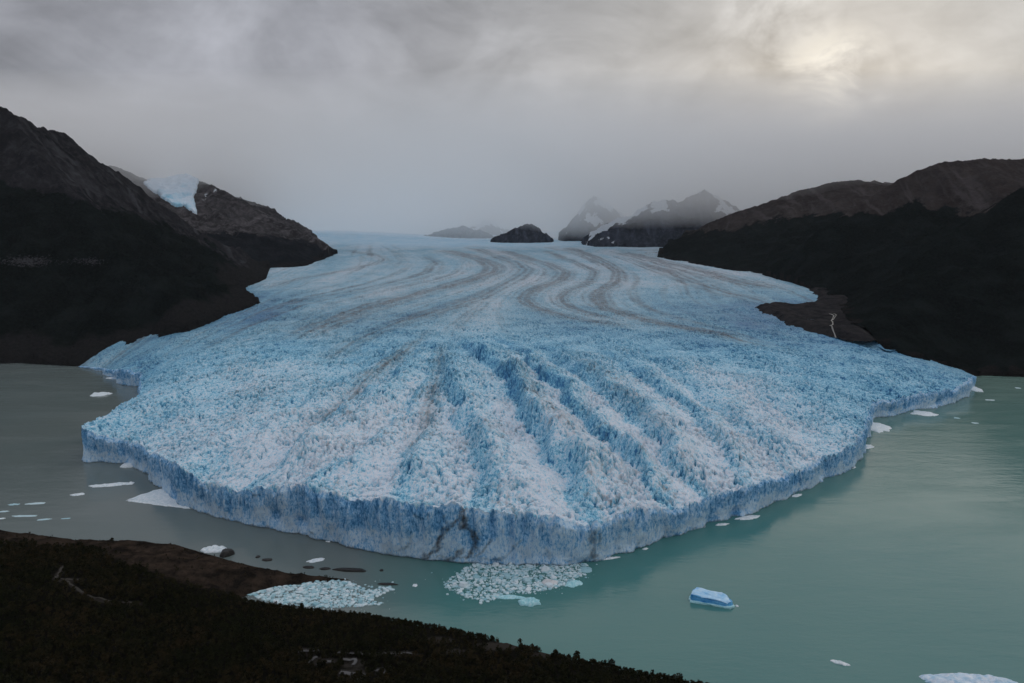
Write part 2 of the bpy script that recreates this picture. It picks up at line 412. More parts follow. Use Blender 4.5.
bands = [
    ([(500, 250), (522, 257), (552, 266), (567, 273), (556, 282), (532, 292), (522, 302), (536, 310), (560, 318), (600, 325), (650, 333)], 46, 0.95),
    ([(565, 248), (590, 256), (614, 267), (623, 279), (603, 290), (593, 300), (612, 311), (646, 320), (690, 330), (740, 341), (800, 352)], 52, 0.9),
    ([(540, 250), (575, 262), (597, 272), (590, 282), (566, 293), (560, 303), (580, 313), (625, 323)], 36, 0.7),
    ([(440, 250), (480, 259), (500, 268), (482, 277), (450, 287), (415, 294), (375, 307), (330, 325), (285, 345)], 75, 0.75),
    ([(470, 248), (515, 262), (530, 272), (505, 284), (480, 296), (440, 310), (390, 325), (350, 345), (320, 370)], 60, 0.55),
    ([(420, 255), (440, 264), (425, 274), (370, 288), (300, 300), (250, 318)], 50, 0.4),
    ([(620, 252), (660, 262), (700, 272), (760, 287), (800, 292)], 90, 0.75),
    ([(640, 262), (690, 282), (740, 298), (790, 308)], 80, 0.5),
    ([(340, 250), (380, 256), (385, 262), (340, 272), (290, 280), (262, 290)], 40, 0.5),
    ([(430, 332), (400, 362), (340, 412), (270, 452)], 26, 0.85),
    ([(445, 340), (440, 400), (425, 450), (395, 485)], 22, 0.7),
    ([(500, 350), (540, 420), (580, 470), (620, 505)], 24, 0.4),
    ([(560, 350), (640, 420), (700, 460), (720, 480)], 24, 0.35),
]
DCs = dist_cam[np.ix_(iy, ix)]
b_deb = np.zeros(Xs.shape); b_cr = np.zeros(Xs.shape); b_z = np.zeros(Xs.shape)
jx, jy = 26 * fbm(Xs / 420, Ys / 420, 101, 4), 26 * fbm(Xs / 420, Ys / 420, 107, 4)
for bi, (pl, wd, st) in enumerate(bands):
    w = dens([on_ice(*q) for q in pl], 90)
    for it in range(4):
        w[1:-1] = (w[:-2] + 2 * w[1:-1] + w[2:]) / 4
    d, run, side = seg_dist(Xs + jx, Ys + jy, w)
    sd = d * side
    wd2 = wd * (0.52 + 0.22 * DCs / 2500)
    fade = sstep(0, 300, run) * sstep(0, 250, run.max() - run)
    core = np.exp(-(d / wd2) ** 2)
    line = core * (0.3 + 0.7 * (0.5 + 0.5 * np.cos(sd / wd2 * 8.0 + 2.5 * perlin(sd / 70, run / 900, 111 + bi)))) * fade
    b_deb += 1.35 * st * line * (0.75 + 0.45 * perlin(run / 260, sd / 60, 113 + bi))
    b_cr += 0.07 * st * np.exp(-(d / (2.4 * wd2)) ** 2) * fade
    b_z += min(5.0, wd * 0.08) * line * st * sstep(1500, 2200, DCs)
flows = [[(345, 246), (318, 262), (262, 292), (200, 325), (150, 342)], [(400, 246), (440, 262), (425, 274), (370, 288), (300, 300), (240, 322), (180, 345)],
         [(440, 250), (480, 259), (500, 268), (482, 277), (450, 287), (415, 294), (375, 307), (330, 325), (285, 345), (230, 380)], [(470, 248), (515, 262), (530, 272), (505, 284), (480, 296), (440, 310), (390, 325), (350, 345), (320, 370), (280, 400)],
         [(500, 250), (522, 257), (552, 266), (567, 273), (556, 282), (532, 292), (522, 302), (536, 310), (560, 318), (600, 325), (650, 333), (720, 345)], [(565, 248), (590, 256), (614, 267), (623, 279), (603, 290), (593, 300), (612, 311), (646, 320), (690, 330), (740, 341), (800, 352)],
         [(620, 252), (660, 262), (700, 272), (745, 287), (770, 300), (800, 325), (840, 345)], [(655, 254), (700, 263), (760, 275), (815, 290), (840, 300)]]
fd, fs_ = [], []
for bi, pl in enumerate(flows):
    w = dens([on_ice(*q) for q in pl], 110)
    for it in range(4): w[1:-1] = (w[:-2] + 2 * w[1:-1] + w[2:]) / 4
    d, _, side = seg_dist(Xs + 0.6 * jx, Ys + 0.6 * jy, w)
    fd.append(d); fs_.append(side < 0)
psi = -fd[0] / 300.0
for bi in range(len(flows)):
    nxt = fd[bi + 1] if bi + 1 < len(flows) else np.full(Xs.shape, 300.0)
    psi = np.where(fs_[bi], bi + fd[bi] / (fd[bi] + nxt + 1e-6), psi)
st1 = fbm(psi * 8.0, Ys / 2600, 171, 5, 0.7); st2 = fbm(psi * 2.1 + 4.4, Ys / 3000, 175, 3)
winf = sstep(1650, 2300, DCs) * sstep(6600, 5200, DCs)
b_deb += winf * (0.36 + 0.60 * sstep(-0.10, 0.40, st1) * (0.35 + 0.9 * sstep(-0.3, 0.3, st2)) * (0.75 + 0.6 * fbm(Xs / 60, Ys / 110, 179, 3)))
b_cr += winf * (0.30 * st2 - 0.06 * st1 + 0.22 * fbm(Xs / 240, Ys / 420, 177, 4))
debris = debris + spread(b_deb); crust_shade = crust_shade + spread(b_cr); Z = Z + spread(b_z)
crust_shade = np.clip(crust_shade, 0, 1); debris = np.clip(debris, 0, 0.9)

glacier = empty('glacier', (0, 900, 0))
tag(glacier, 'vast fan-shaped tongue of crevassed blue-white ice ending in a cliff over the lake', 'glacier')
off = np.array([0, 900, 0])
mesh_np('ice_surface', np.stack([X, Y, Z], -1).reshape(-1, 3) - off, grid_quads(NR, NC), M_GLACIER, {'crust_shade': crust_shade, 'debris': debris}, True, glacier)

# the cliff: from the ragged rim down to the water
NV = 46
tx, ty = np.gradient(X[0]), np.gradient(Y[0])
kern = np.ones(41) / 41
pad = lambda a: np.convolve(np.pad(a, 20, mode='edge'), kern, 'valid')
tx, ty = pad(tx), pad(ty); ln = np.hypot(tx, ty) + 1e-9
nx, ny = ty / ln, -tx / ln                                   # outwards, towards the water
v = np.linspace(0, 1, NV)[:, None]
zt = Z[0][None]
zc = zt * (1 - v) + (-2.0) * v
sm = np.broadcast_to(sf[None] * FRONT_LEN, zc.shape)
colu = ridged(sm / 13.0 + 0.35 * fbm(sm / 30, zc / 60, 123, 2), zc / 120.0, 121, 4, 0.6); colb = fbm(sm / 48.0, zc / 110.0, 127, 3); slab = worley(sm / 17.0, zc / 60.0, 131)
frac = fbm(sm / 5.0, zc / 7.0, 137, 3)
outw = 3.4 * v ** 1.5 + ((1.6 + 4.6 * sstep(0.8, 0.2, v)) * colu + 8.0 * colb + 3.0 * (slab[2] - 0.5) + 0.7 * frac) * sstep(0, 0.12, v) - 3.0 * np.exp(-((v - 0.985) / 0.02) ** 2)
apron = sstep(0.2, 0.6, fbm(sm / 55.0, sm * 0 + 3.7, 139, 3)) * sstep(0.75, 1.0, v) * 6.0
rc = np.random.default_rng(17); cave = np.zeros(zc.shape)
for _ in range(26):
    a_, b_, h_ = rc.uniform(0.06, 0.96) * FRONT_LEN, rc.uniform(4, 16), rc.uniform(0, 22) * (rc.random() < 0.45)
    cave = np.maximum(cave, np.exp(-((sm - a_ + 3 * fbm(sm / 8, zc / 8, 145, 2)) / b_) ** 2 - ((zc - h_) / (b_ * rc.uniform(.5, 1.1))) ** 2) * rc.uniform(.5, 1))
outw = outw + apron - 7.0 * cave
XC, YC = X[0][None] + nx * outw, Y[0][None] + ny * outw
XC[0], YC[0] = X[0], Y[0]
low = sstep(0.40, 0.72, v + 0.30 * fbm(sm / 34.0, zc / 26.0, 141, 4))
cc = 0.40 + 0.34 * fbm(sm / 85.0, zc / 90.0, 149, 4) - 0.45 * cave + 0.40 * colu * sstep(0.95, 0.3, v) + 0.50 * low + 0.25 * colb + 0.14 * fbm(sm / 9.0, zc / 24.0, 143, 3) + 0.35 * sstep(0.05, 0.0, v) + 0.15 * sstep(0.93, 1.0, v)
# dirt-filled fissures in the tallest part of the front
dc = 0.22 * low * sstep(-0.05, 0.4, fbm(sm / 30.0, zc / 30.0, 147, 3)) * np.exp(-((sm / FRONT_LEN - 0.52) / 0.2) ** 2)
PXc, PYc = project(XC, YC, np.maximum(zc, 0))
def fissure(pts, wpx, st):
    """a wandering crack given along the front (metres) and up the wall (metres)"""
    global dc
    w = [(a, b) for a, b in pts]
    jx = 6.0 * fbm(sm / 12, zc / 12, 151, 4)
    d, _, _ = seg_dist(sm + jx, zc + 4.0 * fbm(sm / 9, zc / 9, 155, 3), w)
    wpx = wpx * (1.5 + 1.1 * fbm(sm / 10, zc / 10, 157, 3))
    dc = np.maximum(dc, st * (1 - sstep(0.3, 1.0, d / wpx)) * (0.55 + 0.45 * sstep(-0.5, 0.3, fbm(sm / 4, zc / 6, 153, 3))))
i_of = lambda px: float(sf[np.argmin(np.where((sf > 0.3) & (sf < 0.75), np.abs(PXc[-3] - px), 1e9))]) * FRONT_LEN
sA = i_of(463); mpp = abs(i_of(483) - i_of(443)) / 40
q = lambda a, b: (sA + (a - 463) * mpp, b)
for pts, w_, s_ in (([q(463, 66), q(464, 55), q(462, 47)], 4.0, .95), ([q(463, 52), q(470, 42), q(476, 33), q(475, 20), q(468, 8)], 3.6, .95), ([q(458, 54), q(448, 44), q(441, 30), q(436, 14), q(424, 3)], 3.2, .95),
                    ([q(462, 18), q(456, 6), q(445, 2)], 2.4, .85), ([q(490, 33), q(484, 20), q(475, 8)], 1.6, .6), ([q(520, 30), q(508, 14), q(494, 5)], 1.6, .5),
                    ([q(588, 36), q(589, 20), q(590, 6)], 4.2, .75), ([q(595, 34), q(596, 20)], 2.2, .6), ([q(543, 22), q(551, 8)], 1.8, .35), ([q(448, 50), q(446, 60)], 1.5, .6),
                    ([q(410, 20), q(398, 8), q(385, 3)], 1.6, .35), ([q(440, 6), q(470, 9), q(500, 6)], 1.6, .5)):
    fissure(pts, w_, s_)
fissure([(0, 0.4), (FRONT_LEN, 0.4)], 1.2, 0.7)
mesh_np('ice_cliff', np.stack([XC, YC, zc], -1).reshape(-1, 3) - off, grid_quads(NV, NC)[:, ::-1], M_CLIFF, {'crust_shade': np.clip(cc, 0, 1), 'debris': np.clip(dc, 0, 1)}, True, glacier)

# ------------------------------------------------------------------ MOUNTAINS
def idw(x, y, pts, power=4, soft=100.0):
    num = np.zeros(x.shape); den = np.zeros(x.shape); best = np.full(x.shape, 1e12)
    for p in pts:
        d2 = (x - p[0]) ** 2 + (y - p[1]) ** 2 + soft
        w = d2 ** (-power / 2); num += w * p[2]; den += w; best = np.minimum(best, d2)
    return num / den, np.sqrt(best)
def mountain(name, label, toe, ridges, closing, bbox, n, mat, forest_fn=None, gully=70.0, seed=0, outcrop=None, talus=0.0, snow_fn=None, powr=1.15, crag=9.0, canopy=4.0, behind=0.0):
    toe = dens(toe, 70); rd = np.concatenate([dens(r, 60) for r in ridges])
    xs = np.linspace(bbox[0], bbox[1], n); ys = np.linspace(bbox[2], bbox[3], n)
    x, y = np.meshgrid(xs, ys)
    wxx, wyy = 40 * fbm(x / 260, y / 260, seed + 1, 3), 40 * fbm(x / 260, y / 260, seed + 5, 3)
    zt_, dt = idw(x, y, toe)
    zr, _ = idw(x, y, rd, 4, 8100.0)
    dr = np.minimum.reduce([seg_dist(x + wxx * 0.6, y + wyy * 0.6, r)[0] for r in ridges])
    poly = [tuple(p[:2]) for p in toe] + list(closing)
    ins = inside(x, y, poly)
    u = dt / (dt + dr + 1e-6)
    w = (1 - u) * u * 4
    z = zt_ + (zr - zt_) * u ** powr
    z = z + gully * w * (0.75 * ridged(x / 560 + 0.25 * wxx / 40, y / 560 + 0.25 * wyy / 40, seed + 11, 5, 0.55) - 0.25) + crag * (ridged(x / 130, y / 130, seed + 17, 5, 0.6) - 0.2) * sstep(0.02, 0.3, u)
    z = np.where(ins, z, zt_ - 1.6 * dt - 2.0)
    z = np.maximum(z, -4.0)
    px, py = project(x, y, z)
    fo = forest_fn(x, y, z, px, py, u) if forest_fn else np.zeros(x.shape)
    f1, f2, cid = worley(x / 9.0, y / 9.0, seed + 23)
    z = z + np.where(ins, canopy * sstep(0.45, 0.7, fo) * (1.1 - f1 * 1.3 + 0.6 * cid), 0)
    oc = outcrop(px, py, z) if outcrop else np.zeros(x.shape)
    ta = sstep(1.3, 0.7, (dt + 40 * fbm(x / 120, y / 120, seed + 29, 3)) / talus) if talus else np.zeros(x.shape)
    ta = np.where(ins, ta, 1)
    sn_ = snow_fn(x, y, z, px, py, u) if snow_fn else np.zeros(x.shape)
    run = seg_dist(x + wxx, y + wyy, ridges[0])[1]
    chute = sstep(0.0, 0.5, fbm(run / 55 + 0.4 * fbm(x / 90, y / 90, seed + 31, 3), dr / 420, seed + 33, 4, 0.6))
    o = mesh_np(name, np.stack([x, y, z], -1).reshape(-1, 3), grid_quads(n, n), mat, {'forest': fo, 'outcrop': oc, 'talus': ta, 'snow': sn_, 'chute': chute})
    tag(o, label, 'mountain', kind='structure')
    return x, y, z
FOREST = (0.0050, 0.0066, 0.0066)
M_LEFT = mat_mountain('dark_slope_west', FOREST, (0.020, 0.020, 0.0235), (0.036, 0.036, 0.041), (0.027, 0.027, 0.028))
M_RIGHT = mat_mountain('dark_slope_east', FOREST, (0.064, 0.052, 0.050), (0.044, 0.039, 0.040), (0.025, 0.0235, 0.023))
M_DOME = mat_mountain('rock_dome', (0.007, 0.008, 0.010), (0.040, 0.038, 0.042), (0.078, 0.073, 0.078), (0.02, 0.02, 0.022))
M_PEAK = mat_mountain('far_rock', (0.02, 0.024, 0.03), (0.034, 0.042, 0.060), (0.052, 0.060, 0.080), (0.034, 0.042, 0.060))

def ice3(px, py, dz=0.0):
    x, y = on_ice(px, py); return (x, y, float(Zb(y)) + dz)
def wat3(px, py): return (*at_z(px, py, 0), 0.0)

# mountain at the left: forest below, scree above
toeL = [(-3200, 1700, 0), wat3(-60, 366), wat3(-10, 364), wat3(20, 363), wat3(50, 365), wat3(80, 366.5), (*at_z(106, 358, 12), 9.0), (*at_z(145, 344, 48), 42.0), ice3(189, 326, -6), ice3(228, 313, -6), ice3(261, 303, -6), ice3(240, 291, -4), ice3(266, 279, -4), ice3(270, 269, -4), ice3(272, 262)]
ridL = [[at_y(-260, 60, 3000), at_y(-90, 84, 3000), at_y(-2, 97, 3000), at_y(14, 114, 3030), at_y(30, 130, 3080), at_y(46, 131, 3250), at_y(64, 135, 3300), at_y(82, 149, 3400), at_y(120, 175, 3500), at_y(160, 205, 3600), at_y(195, 229, 3700), at_y(230, 251, 3800), at_y(262, 268, 3850)],
        [at_y(10, 118, 3000), at_y(45, 165, 2800), at_y(100, 222, 2700), at_y(170, 262, 2700)]]
def forL(x, y, z, px, py, u):
    tl_ = np.interp(px, [-400, 0, 60, 100, 160, 210, 250], [185, 182, 197, 207, 226, 245, 275])
    return sstep(-14, 12, py - tl_ + 10 * fbm(x / 130, y / 130, 205, 4))
def outL(px, py, z):
    a = np.exp(-(((px - 28) / 38) ** 2 + ((py - 262) / 8) ** 2)) + 0.8 * np.exp(-(((px - 92) / 22) ** 2 + ((py - 262) / 6) ** 2)) + 0.4 * np.exp(-(((px - 145) / 22) ** 2 + ((py - 292) / 8) ** 2))
    return np.clip(a * 0.75, 0, 1)
mountain('mountain_west', 'dark forested mountain with bare brown scree above the trees', toeL, ridL, [(-1500, 4300), (-5200, 5200), (-5200, 1500)], (-3700, -900, 1750, 4400), 640, M_LEFT, forL, 140, 200, outL, 95.0, crag=30.0)

# rock dome with the hanging glacier
toeD = [ice3(236, 270, -10), ice3(268, 268, -8), ice3(307, 266, -8), ice3(338, 253.5, -6), (*ice3(336, 251.5)[:2], 120.0)]
ridD = [[at_y(60, 165, 5600), at_y(112, 168, 5400), at_y(126, 172, 5300), at_y(141, 186, 5200), at_y(160, 181, 5400), at_y(180, 177, 5400), at_y(196, 181, 5200), at_y(210, 186, 5100), at_y(232, 197, 5000), at_y(252, 212, 4900), at_y(275, 224, 4800), at_y(295, 233, 4700), at_y(318, 242, 4650), at_y(334, 250.5, 4600)]]
def forD(x, y, z, px, py, u):
    return sstep(-8, 8, py - np.interp(px, [180, 220, 260, 300, 335], [232, 232, 235, 240, 250]) + 6 * fbm(x / 150, y / 150, 305, 4))
def snowD(x, y, z, px, py, u):
    a = np.exp(-(((px - 222) / 9) ** 2 + ((py - 190) / 2.5) ** 2)) + np.exp(-(((px - 206) / 4) ** 2 + ((py - 197) / 5) ** 2))
    return 0.6 * np.clip(a, 0, 1)
xD, yD, zD = mountain('mountain_dome', 'grey brown rock dome rising beside the upper glacier', toeD, ridD, [(-1750, 5600), (-2600, 6800), (-5200, 6800), (-5200, 4600)], (-4600, -900, 3600, 6700), 460, M_DOME, forD, 90, 300, None, 40.0, snowD, 0.85, 34.0, 2.0)

# right side: near spur, main brown-topped hill and the ridge behind it
toeR = [(3400, 1500, 0), wat3(1090, 380), wat3(1024, 377), wat3(985, 375.5), (*at_z(968, 374.5, 6), 6.0), (*at_z(940, 370, 24), 30.0), (*at_z(912, 362.5, 42), 54.0), (*at_z(880, 349, 66), 82.0), ice3(858, 337, 8), ice3(846, 322, 4), ice3(836, 305, -8), ice3(822, 294, -8), ice3(795, 284, -6), ice3(762, 275, -6)]
ridR = [[at_y(1300, 150, 3700), at_y(1100, 160, 3500), at_y(1024, 161, 3450), at_y(992, 160, 3400), at_y(968, 160, 3350), at_y(948, 161, 3350), at_y(925, 168, 3350), at_y(902, 178, 3350), at_y(880, 191, 3350), at_y(850, 211, 3300), at_y(815, 240, 3250)],
        [at_y(1200, 120, 2650), at_y(1090, 150, 2600), at_y(1024, 186, 2600), at_y(988, 211, 2600), at_y(940, 246, 2550), at_y(890, 285, 2500)]]
def forR(x, y, z, px, py, u):
    tl_ = np.interp(px, [840, 862, 882, 900, 915, 930, 945, 965, 985, 1010, 1030, 1100], [217, 211, 216, 208, 199, 209, 205, 214, 214, 196, 190, 170])
    return sstep(-9, 9, py - tl_ + 9 * fbm(x / 110, y / 110, 405, 4))
mountain('mountain_east', 'long dark forested hill with a rounded bare brown summit', toeR, ridR, [(1700, 4300), (5200, 4800), (5200, 1300)], (1000, 3700, 1650, 4500), 620, M_RIGHT, forR, 120, 400, None, 26.0, crag=16.0)
toeS = [ice3(860, 300, -8), ice3(822, 292, -8), ice3(795, 283, -8), ice3(762, 274, -6), ice3(735, 271, -6), ice3(700, 265, -6), ice3(675, 260.5, -6), ice3(657, 257.5, -5), ice3(662, 251)]
ridS = [[at_y(940, 186, 5000), at_y(900, 184, 4900), at_y(885, 183, 4850), at_y(862, 180, 4800), at_y(832, 183, 4800), at_y(815, 187, 4800), at_y(795, 192, 4800), at_y(765, 204, 4800), at_y(735, 213, 4800), at_y(712, 222, 4850), at_y(690, 233, 4850), at_y(672, 244, 4850), at_y(658, 255, 4800)]]
def forS(x, y, z, px, py, u):
    tl_ = np.interp(px, [660, 690, 730, 760, 800, 840, 870], [238, 232, 232, 222, 216, 212, 214])
    return sstep(-8, 8, py - tl_ + 8 * fbm(x / 150, y / 150, 505, 4))
mountain('mountain_ridge', 'dark wooded ridge with a brown crest behind the rounded hill', toeS, ridS, [(1600, 6200), (4600, 6200), (4600, 3600)], (850, 3900, 2700, 6300), 520, M_RIGHT, forS, 100, 500, None, 30.0, crag=16.0)

# far peaks and rock islands in the upper ice
def peak(name, label, ridge, ydist, ybase, base_px, seed, snow=None, n=220, gully=60.0, foot=None):
    r3 = [at_y(px, py, ydist) for px, py in ridge]
    zb = at_y(0, ybase, ydist)[2]
    x0, x1 = r3[0][0], r3[-1][0]; w = x1 - x0
    dep = foot or max(500.0, w * 0.5)
    toe = [(x0 - 60, ydist + dep * 0.6, zb), (x0 - 80, ydist, zb), (x0 - 20, ydist - dep * 0.6, zb), (x0 + 0.5 * w, ydist - dep, zb), (x1 + 20, ydist - dep * 0.6, zb), (x1 + 80, ydist, zb), (x1 + 60, ydist + dep * 0.6, zb)]
    return mountain(name, label, toe, [r3], [((x0 + x1) / 2, ydist + dep)], (x0 - 250, x1 + 250, ydist - dep * 1.2, ydist + dep * 1.2), n, M_PEAK, None, gully, seed, None, 0, snow, 0.9, 52.0)
def snow_n(th_, sc_, sd):
    return lambda x, y, z, px, py, u: sstep(th_ - 0.2, th_ + 0.2, fbm(x / sc_, y / sc_, sd, 4) + 0.35 * sstep(0.4, 0.95, u))
peak('mountain_far', 'blue-grey snow-streaked mountain half lost in cloud', [(592, 238), (597, 229), (604, 223), (617, 221), (631, 218), (642, 210), (650, 204), (659, 200), (668, 203), (680, 202), (692, 197), (705, 191), (718, 196), (733, 208), (760, 222), (790, 236)], 6300, 245, 0, 600, snow_n(0.42, 500, 611), foot=650)
peak('mountain_horn', 'steep snow-patched peak fading into low cloud', [(566, 232), (573, 224), (578, 213), (584, 203), (590, 195), (598, 198), (606, 203), (615, 211), (628, 222)], 7500, 239, 0, 640, snow_n(0.30, 200, 641), foot=520)
peak('mountain_nunatak', 'dark rock island standing out of the upper ice', [(498, 240), (503, 236), (513, 232), (520, 228), (527, 224), (534, 226), (541, 231), (546, 240)], 7000, 242, 0, 680, foot=300, gully=30)
peak('mountain_knoll', 'pale rock island dimmed by mist in the upper ice', [(430, 237), (440, 233), (452, 230), (464, 227), (476, 231), (488, 235), (499, 240)], 8300, 240, 0, 720, snow_n(0.45, 300, 721), foot=300, gully=30)
peak('mountain_crag', 'faint rock crag above the upper snowfield', [(472, 231), (482, 223), (487, 217), (493, 221), (499, 228), (503, 232)], 9000, 233, 0, 740, snow_n(0.2, 250, 741), foot=300, gully=30)

# snowfield and icefall behind the glacier
k = NT('snowfield'); p = k.pos()
cs = k.mix(k.ramp(k.noise(p, 0.004, 6, 0.65), 0.35, 0.65), (0.55, 0.70, 0.80), (0.80, 0.84, 0.88))
M_SNOW = k.out(cs, 0.7, 0.2, k.bump(k.noise(p, 0.02, 6, 0.7), 0.6, 12.0))
xs = np.linspace(-6500, 6500, 420); ys = np.linspace(6800, 14000, 260)
x, y = np.meshgrid(xs, ys)
z = Zb(y) - 30 + sstep(8200, 11500, y) * 300 * (0.8 + 0.5 * fbm(x / 2200, y / 2200, 801, 3)) + 20 * fbm(x / 420, y / 300, 803, 5) * sstep(7200, 9000, y) + 190 * np.exp(-((x - 620) / 620) ** 2) * sstep(7000, 8900, y)
o = mesh_np('land_snowfield', np.stack([x, y, z], -1).reshape(-1, 3), grid_quads(260, 420), M_SNOW)
tag(o, 'white snowfield climbing into the cloud behind the glacier', 'snowfield', kind='structure')

# hanging glacier on the dome
px, py = project(xD, yD, zD)
hg_poly = [(143, 184), (152, 180), (168, 176.5), (186, 175), (199, 181), (197, 190), (194, 198), (196, 208), (197, 216), (191, 212), (184, 207), (176, 209), (168, 203), (158, 196), (148, 189)]
jit = 2.2 * fbm(xD / 60, yD / 60, 331, 3)
m = inside(px + jit, py + jit, hg_poly) & (yD < 5480)
idx = -np.ones(xD.shape, int); keep = m.copy()
q4 = m[:-1, :-1] & m[:-1, 1:] & m[1:, 1:] & m[1:, :-1]
i = np.arange(xD.size).reshape(xD.shape)
quads = np.stack([i[:-1, :-1], i[:-1, 1:], i[1:, 1:], i[1:, :-1]], -1)[q4]
used, inv = np.unique(quads, return_inverse=True)
hv = np.stack([xD, yD, zD + 12 + 9 * ridged(xD / 70, yD / 40, 333, 3)], -1).reshape(-1, 3)[used]
bot = np.stack([xD, yD, zD - 6], -1).reshape(-1, 3)[used]
qq = inv.reshape(-1, 4)
# skirt along the border so the slab has thickness
e = np.concatenate([qq[:, [0, 1]], qq[:, [1, 2]], qq[:, [2, 3]], qq[:, [3, 0]]])
key = np.sort(e, 1); _, first, cnt = np.unique(key, axis=0, return_index=True, return_counts=True)
be = e[first[cnt == 1]]; nh = len(hv)
qq = np.concatenate([qq, np.stack([be[:, 1], be[:, 0], be[:, 0] + nh, be[:, 1] + nh], 1)])
hvv = np.concatenate([hv, bot]); cen_h = np.array([hv[:, 0].mean(), hv[:, 1].mean(), bot[:, 2].min()])
cr = np.clip(0.82 + 0.5 * fbm(hvv[:, 0] / 120, hvv[:, 1] / 120, 337, 4) + 0.35 * sstep(560, 760, hvv[:, 2]), 0, 1)
o = mesh_np('hanging_glacier', hvv - cen_h, qq, M_GLACIER, {'crust_shade': cr, 'debris': cr * 0})
o.location = cen_h
tag(o, 'small pale blue glacier hanging in the saddle above the grey rock dome', 'glacier')

# ------------------------------------------------------------------ LAKE and ground sheet
k = NT('glacial_water'); p = k.pos()
sx = k.n('ShaderNodeSeparateXYZ', {0: p})
n_big = k.noise(p, 0.0022, 4, 0.5, 0.6)
side = k.ramp(k.math('ADD', sx.outputs[0], k.math('MULTIPLY', k.math('SUBTRACT', n_big, 0.5), 260.0)), -175.0, -60.0)
teal = k.mix(k.ramp(n_big, 0.35, 0.65), (0.045, 0.165, 0.168), (0.068, 0.184, 0.176))
teal = k.mix(k.ramp(sx.outputs[1], 800.0, 1700.0), teal, (0.125, 0.205, 0.182))  # far water painted paler to stand in for reflected sky
grey = k.mix(k.ramp(n_big, 0.35, 0.65), (0.116, 0.150, 0.150), (0.132, 0.160, 0.156))
wc = k.mix(side, grey, teal)
pw = k.scalev(p, (0.30, 0.85, 1.0))
gust = k.noise(k.scalev(p, (0.004, 0.014, 1.0)), 1.0, 5, 0.6, 0.8)
h = k.math('ADD', k.math('MULTIPLY', k.noise(pw, 0.30, 4, 0.6), 1.0), k.math('MULTIPLY', k.noise(pw, 0.07, 4, 0.6), 2.2))
nrm = k.bump(k.math('MULTIPLY', h, k.ramp(gust, 0.35, 0.65, 0.55, 1.2)), 0.34, 0.6)
M_WATER = k.out(wc, k.ramp(gust, 0.35, 0.65, 0.07, 0.24), 0.5, nrm, IOR=1.33)
R = 15000.0
xs = np.linspace(-R, R, 31); x, y = np.meshgrid(xs, xs)
o = mesh_np('lake', np.stack([x, y, x * 0], -1).reshape(-1, 3), grid_quads(31, 31), M_WATER)
tag(o, 'milky green glacial lake water, greyer in the western arm', 'lake', kind='structure')
k = NT('valley_ground'); p = k.pos()
M_GROUND = k.out(k.mix(k.ramp(k.noise(p, 0.004, 6, 0.6), 0.35, 0.65), (0.03, 0.03, 0.028), (0.06, 0.055, 0.05)), 0.95, 0.1)
xs = np.linspace(-R + 10, R - 10, 121); ys = np.linspace(2300, R - 10, 81); x, y = np.meshgrid(xs, ys)
z = 3 + 12 * (fbm(x / 900, y / 900, 851, 4) + 0.6) * sstep(2300, 3200, y)
o = mesh_np('ground', np.stack([x, y, np.maximum(z, 1.0)], -1).reshape(-1, 3), grid_quads(81, 121), M_GROUND)
tag(o, 'bare valley ground beneath and between the mountains', 'ground', kind='structure')

# dark moraine flat with a braided stream beside the ice
k = NT('moraine_debris'); p = k.pos()
cm = k.mix(k.ramp(k.noise(p, 0.03, 7, 0.65), 0.35, 0.65), (0.012, 0.012, 0.014), (0.036, 0.034, 0.035))
M_MORAINE = k.out(cm, 1.0, 0.0, k.bump(k.noise(p, 0.12, 6, 0.7), 0.8, 3.0))
mp = [(758, 308), (775, 305), (795, 306.5), (812, 306), (822, 300), (816, 292), (806, 286), (828, 288), (846, 298), (853, 318), (862, 331), (868, 339), (852, 338), (832, 333), (810, 329), (790, 324), (776, 316)]
mw = dens([on_ice(*q) for q in mp + mp[:1]], 20)
bx = (mw[:, 0].min() - 20, mw[:, 0].max() + 20, mw[:, 1].min() - 20, mw[:, 1].max() + 20)
xs = np.linspace(bx[0], bx[1], 200); ys = np.linspace(bx[2], bx[3], 420); x, y = np.meshgrid(xs, ys)
dd, _, _ = seg_dist(x, y, mw); sg = np.where(inside(x, y, [tuple(q) for q in mw]), dd, -dd) + 10 * fbm(x / 50, y / 50, 861, 4)
zf = lambda x, y, sg: Zb(y) + 7 + 12 * fbm(x / 95, y / 95, 863, 5, 0.6) + np.clip(sg, -40, 10) * 0.6 - sstep(15, 80, sg) * 7
z = zf(x, y, sg)
gq = grid_quads(420, 200); gq = gq[(sg.ravel()[gq] > -22).all(1)]
o = mesh_np('land_moraine', np.stack([x, y, z], -1).reshape(-1, 3), gq, M_MORAINE)
tag(o, 'dark debris flat between the ice edge and the wooded hill', 'moraine', kind='structure')
k = NT('silty_stream'); p = k.pos()
M_STREAM = k.out(k.mix(k.noise(p, 0.06, 4), (0.10, 0.10, 0.095), (0.22, 0.22, 0.21)), 0.4, 0.4)
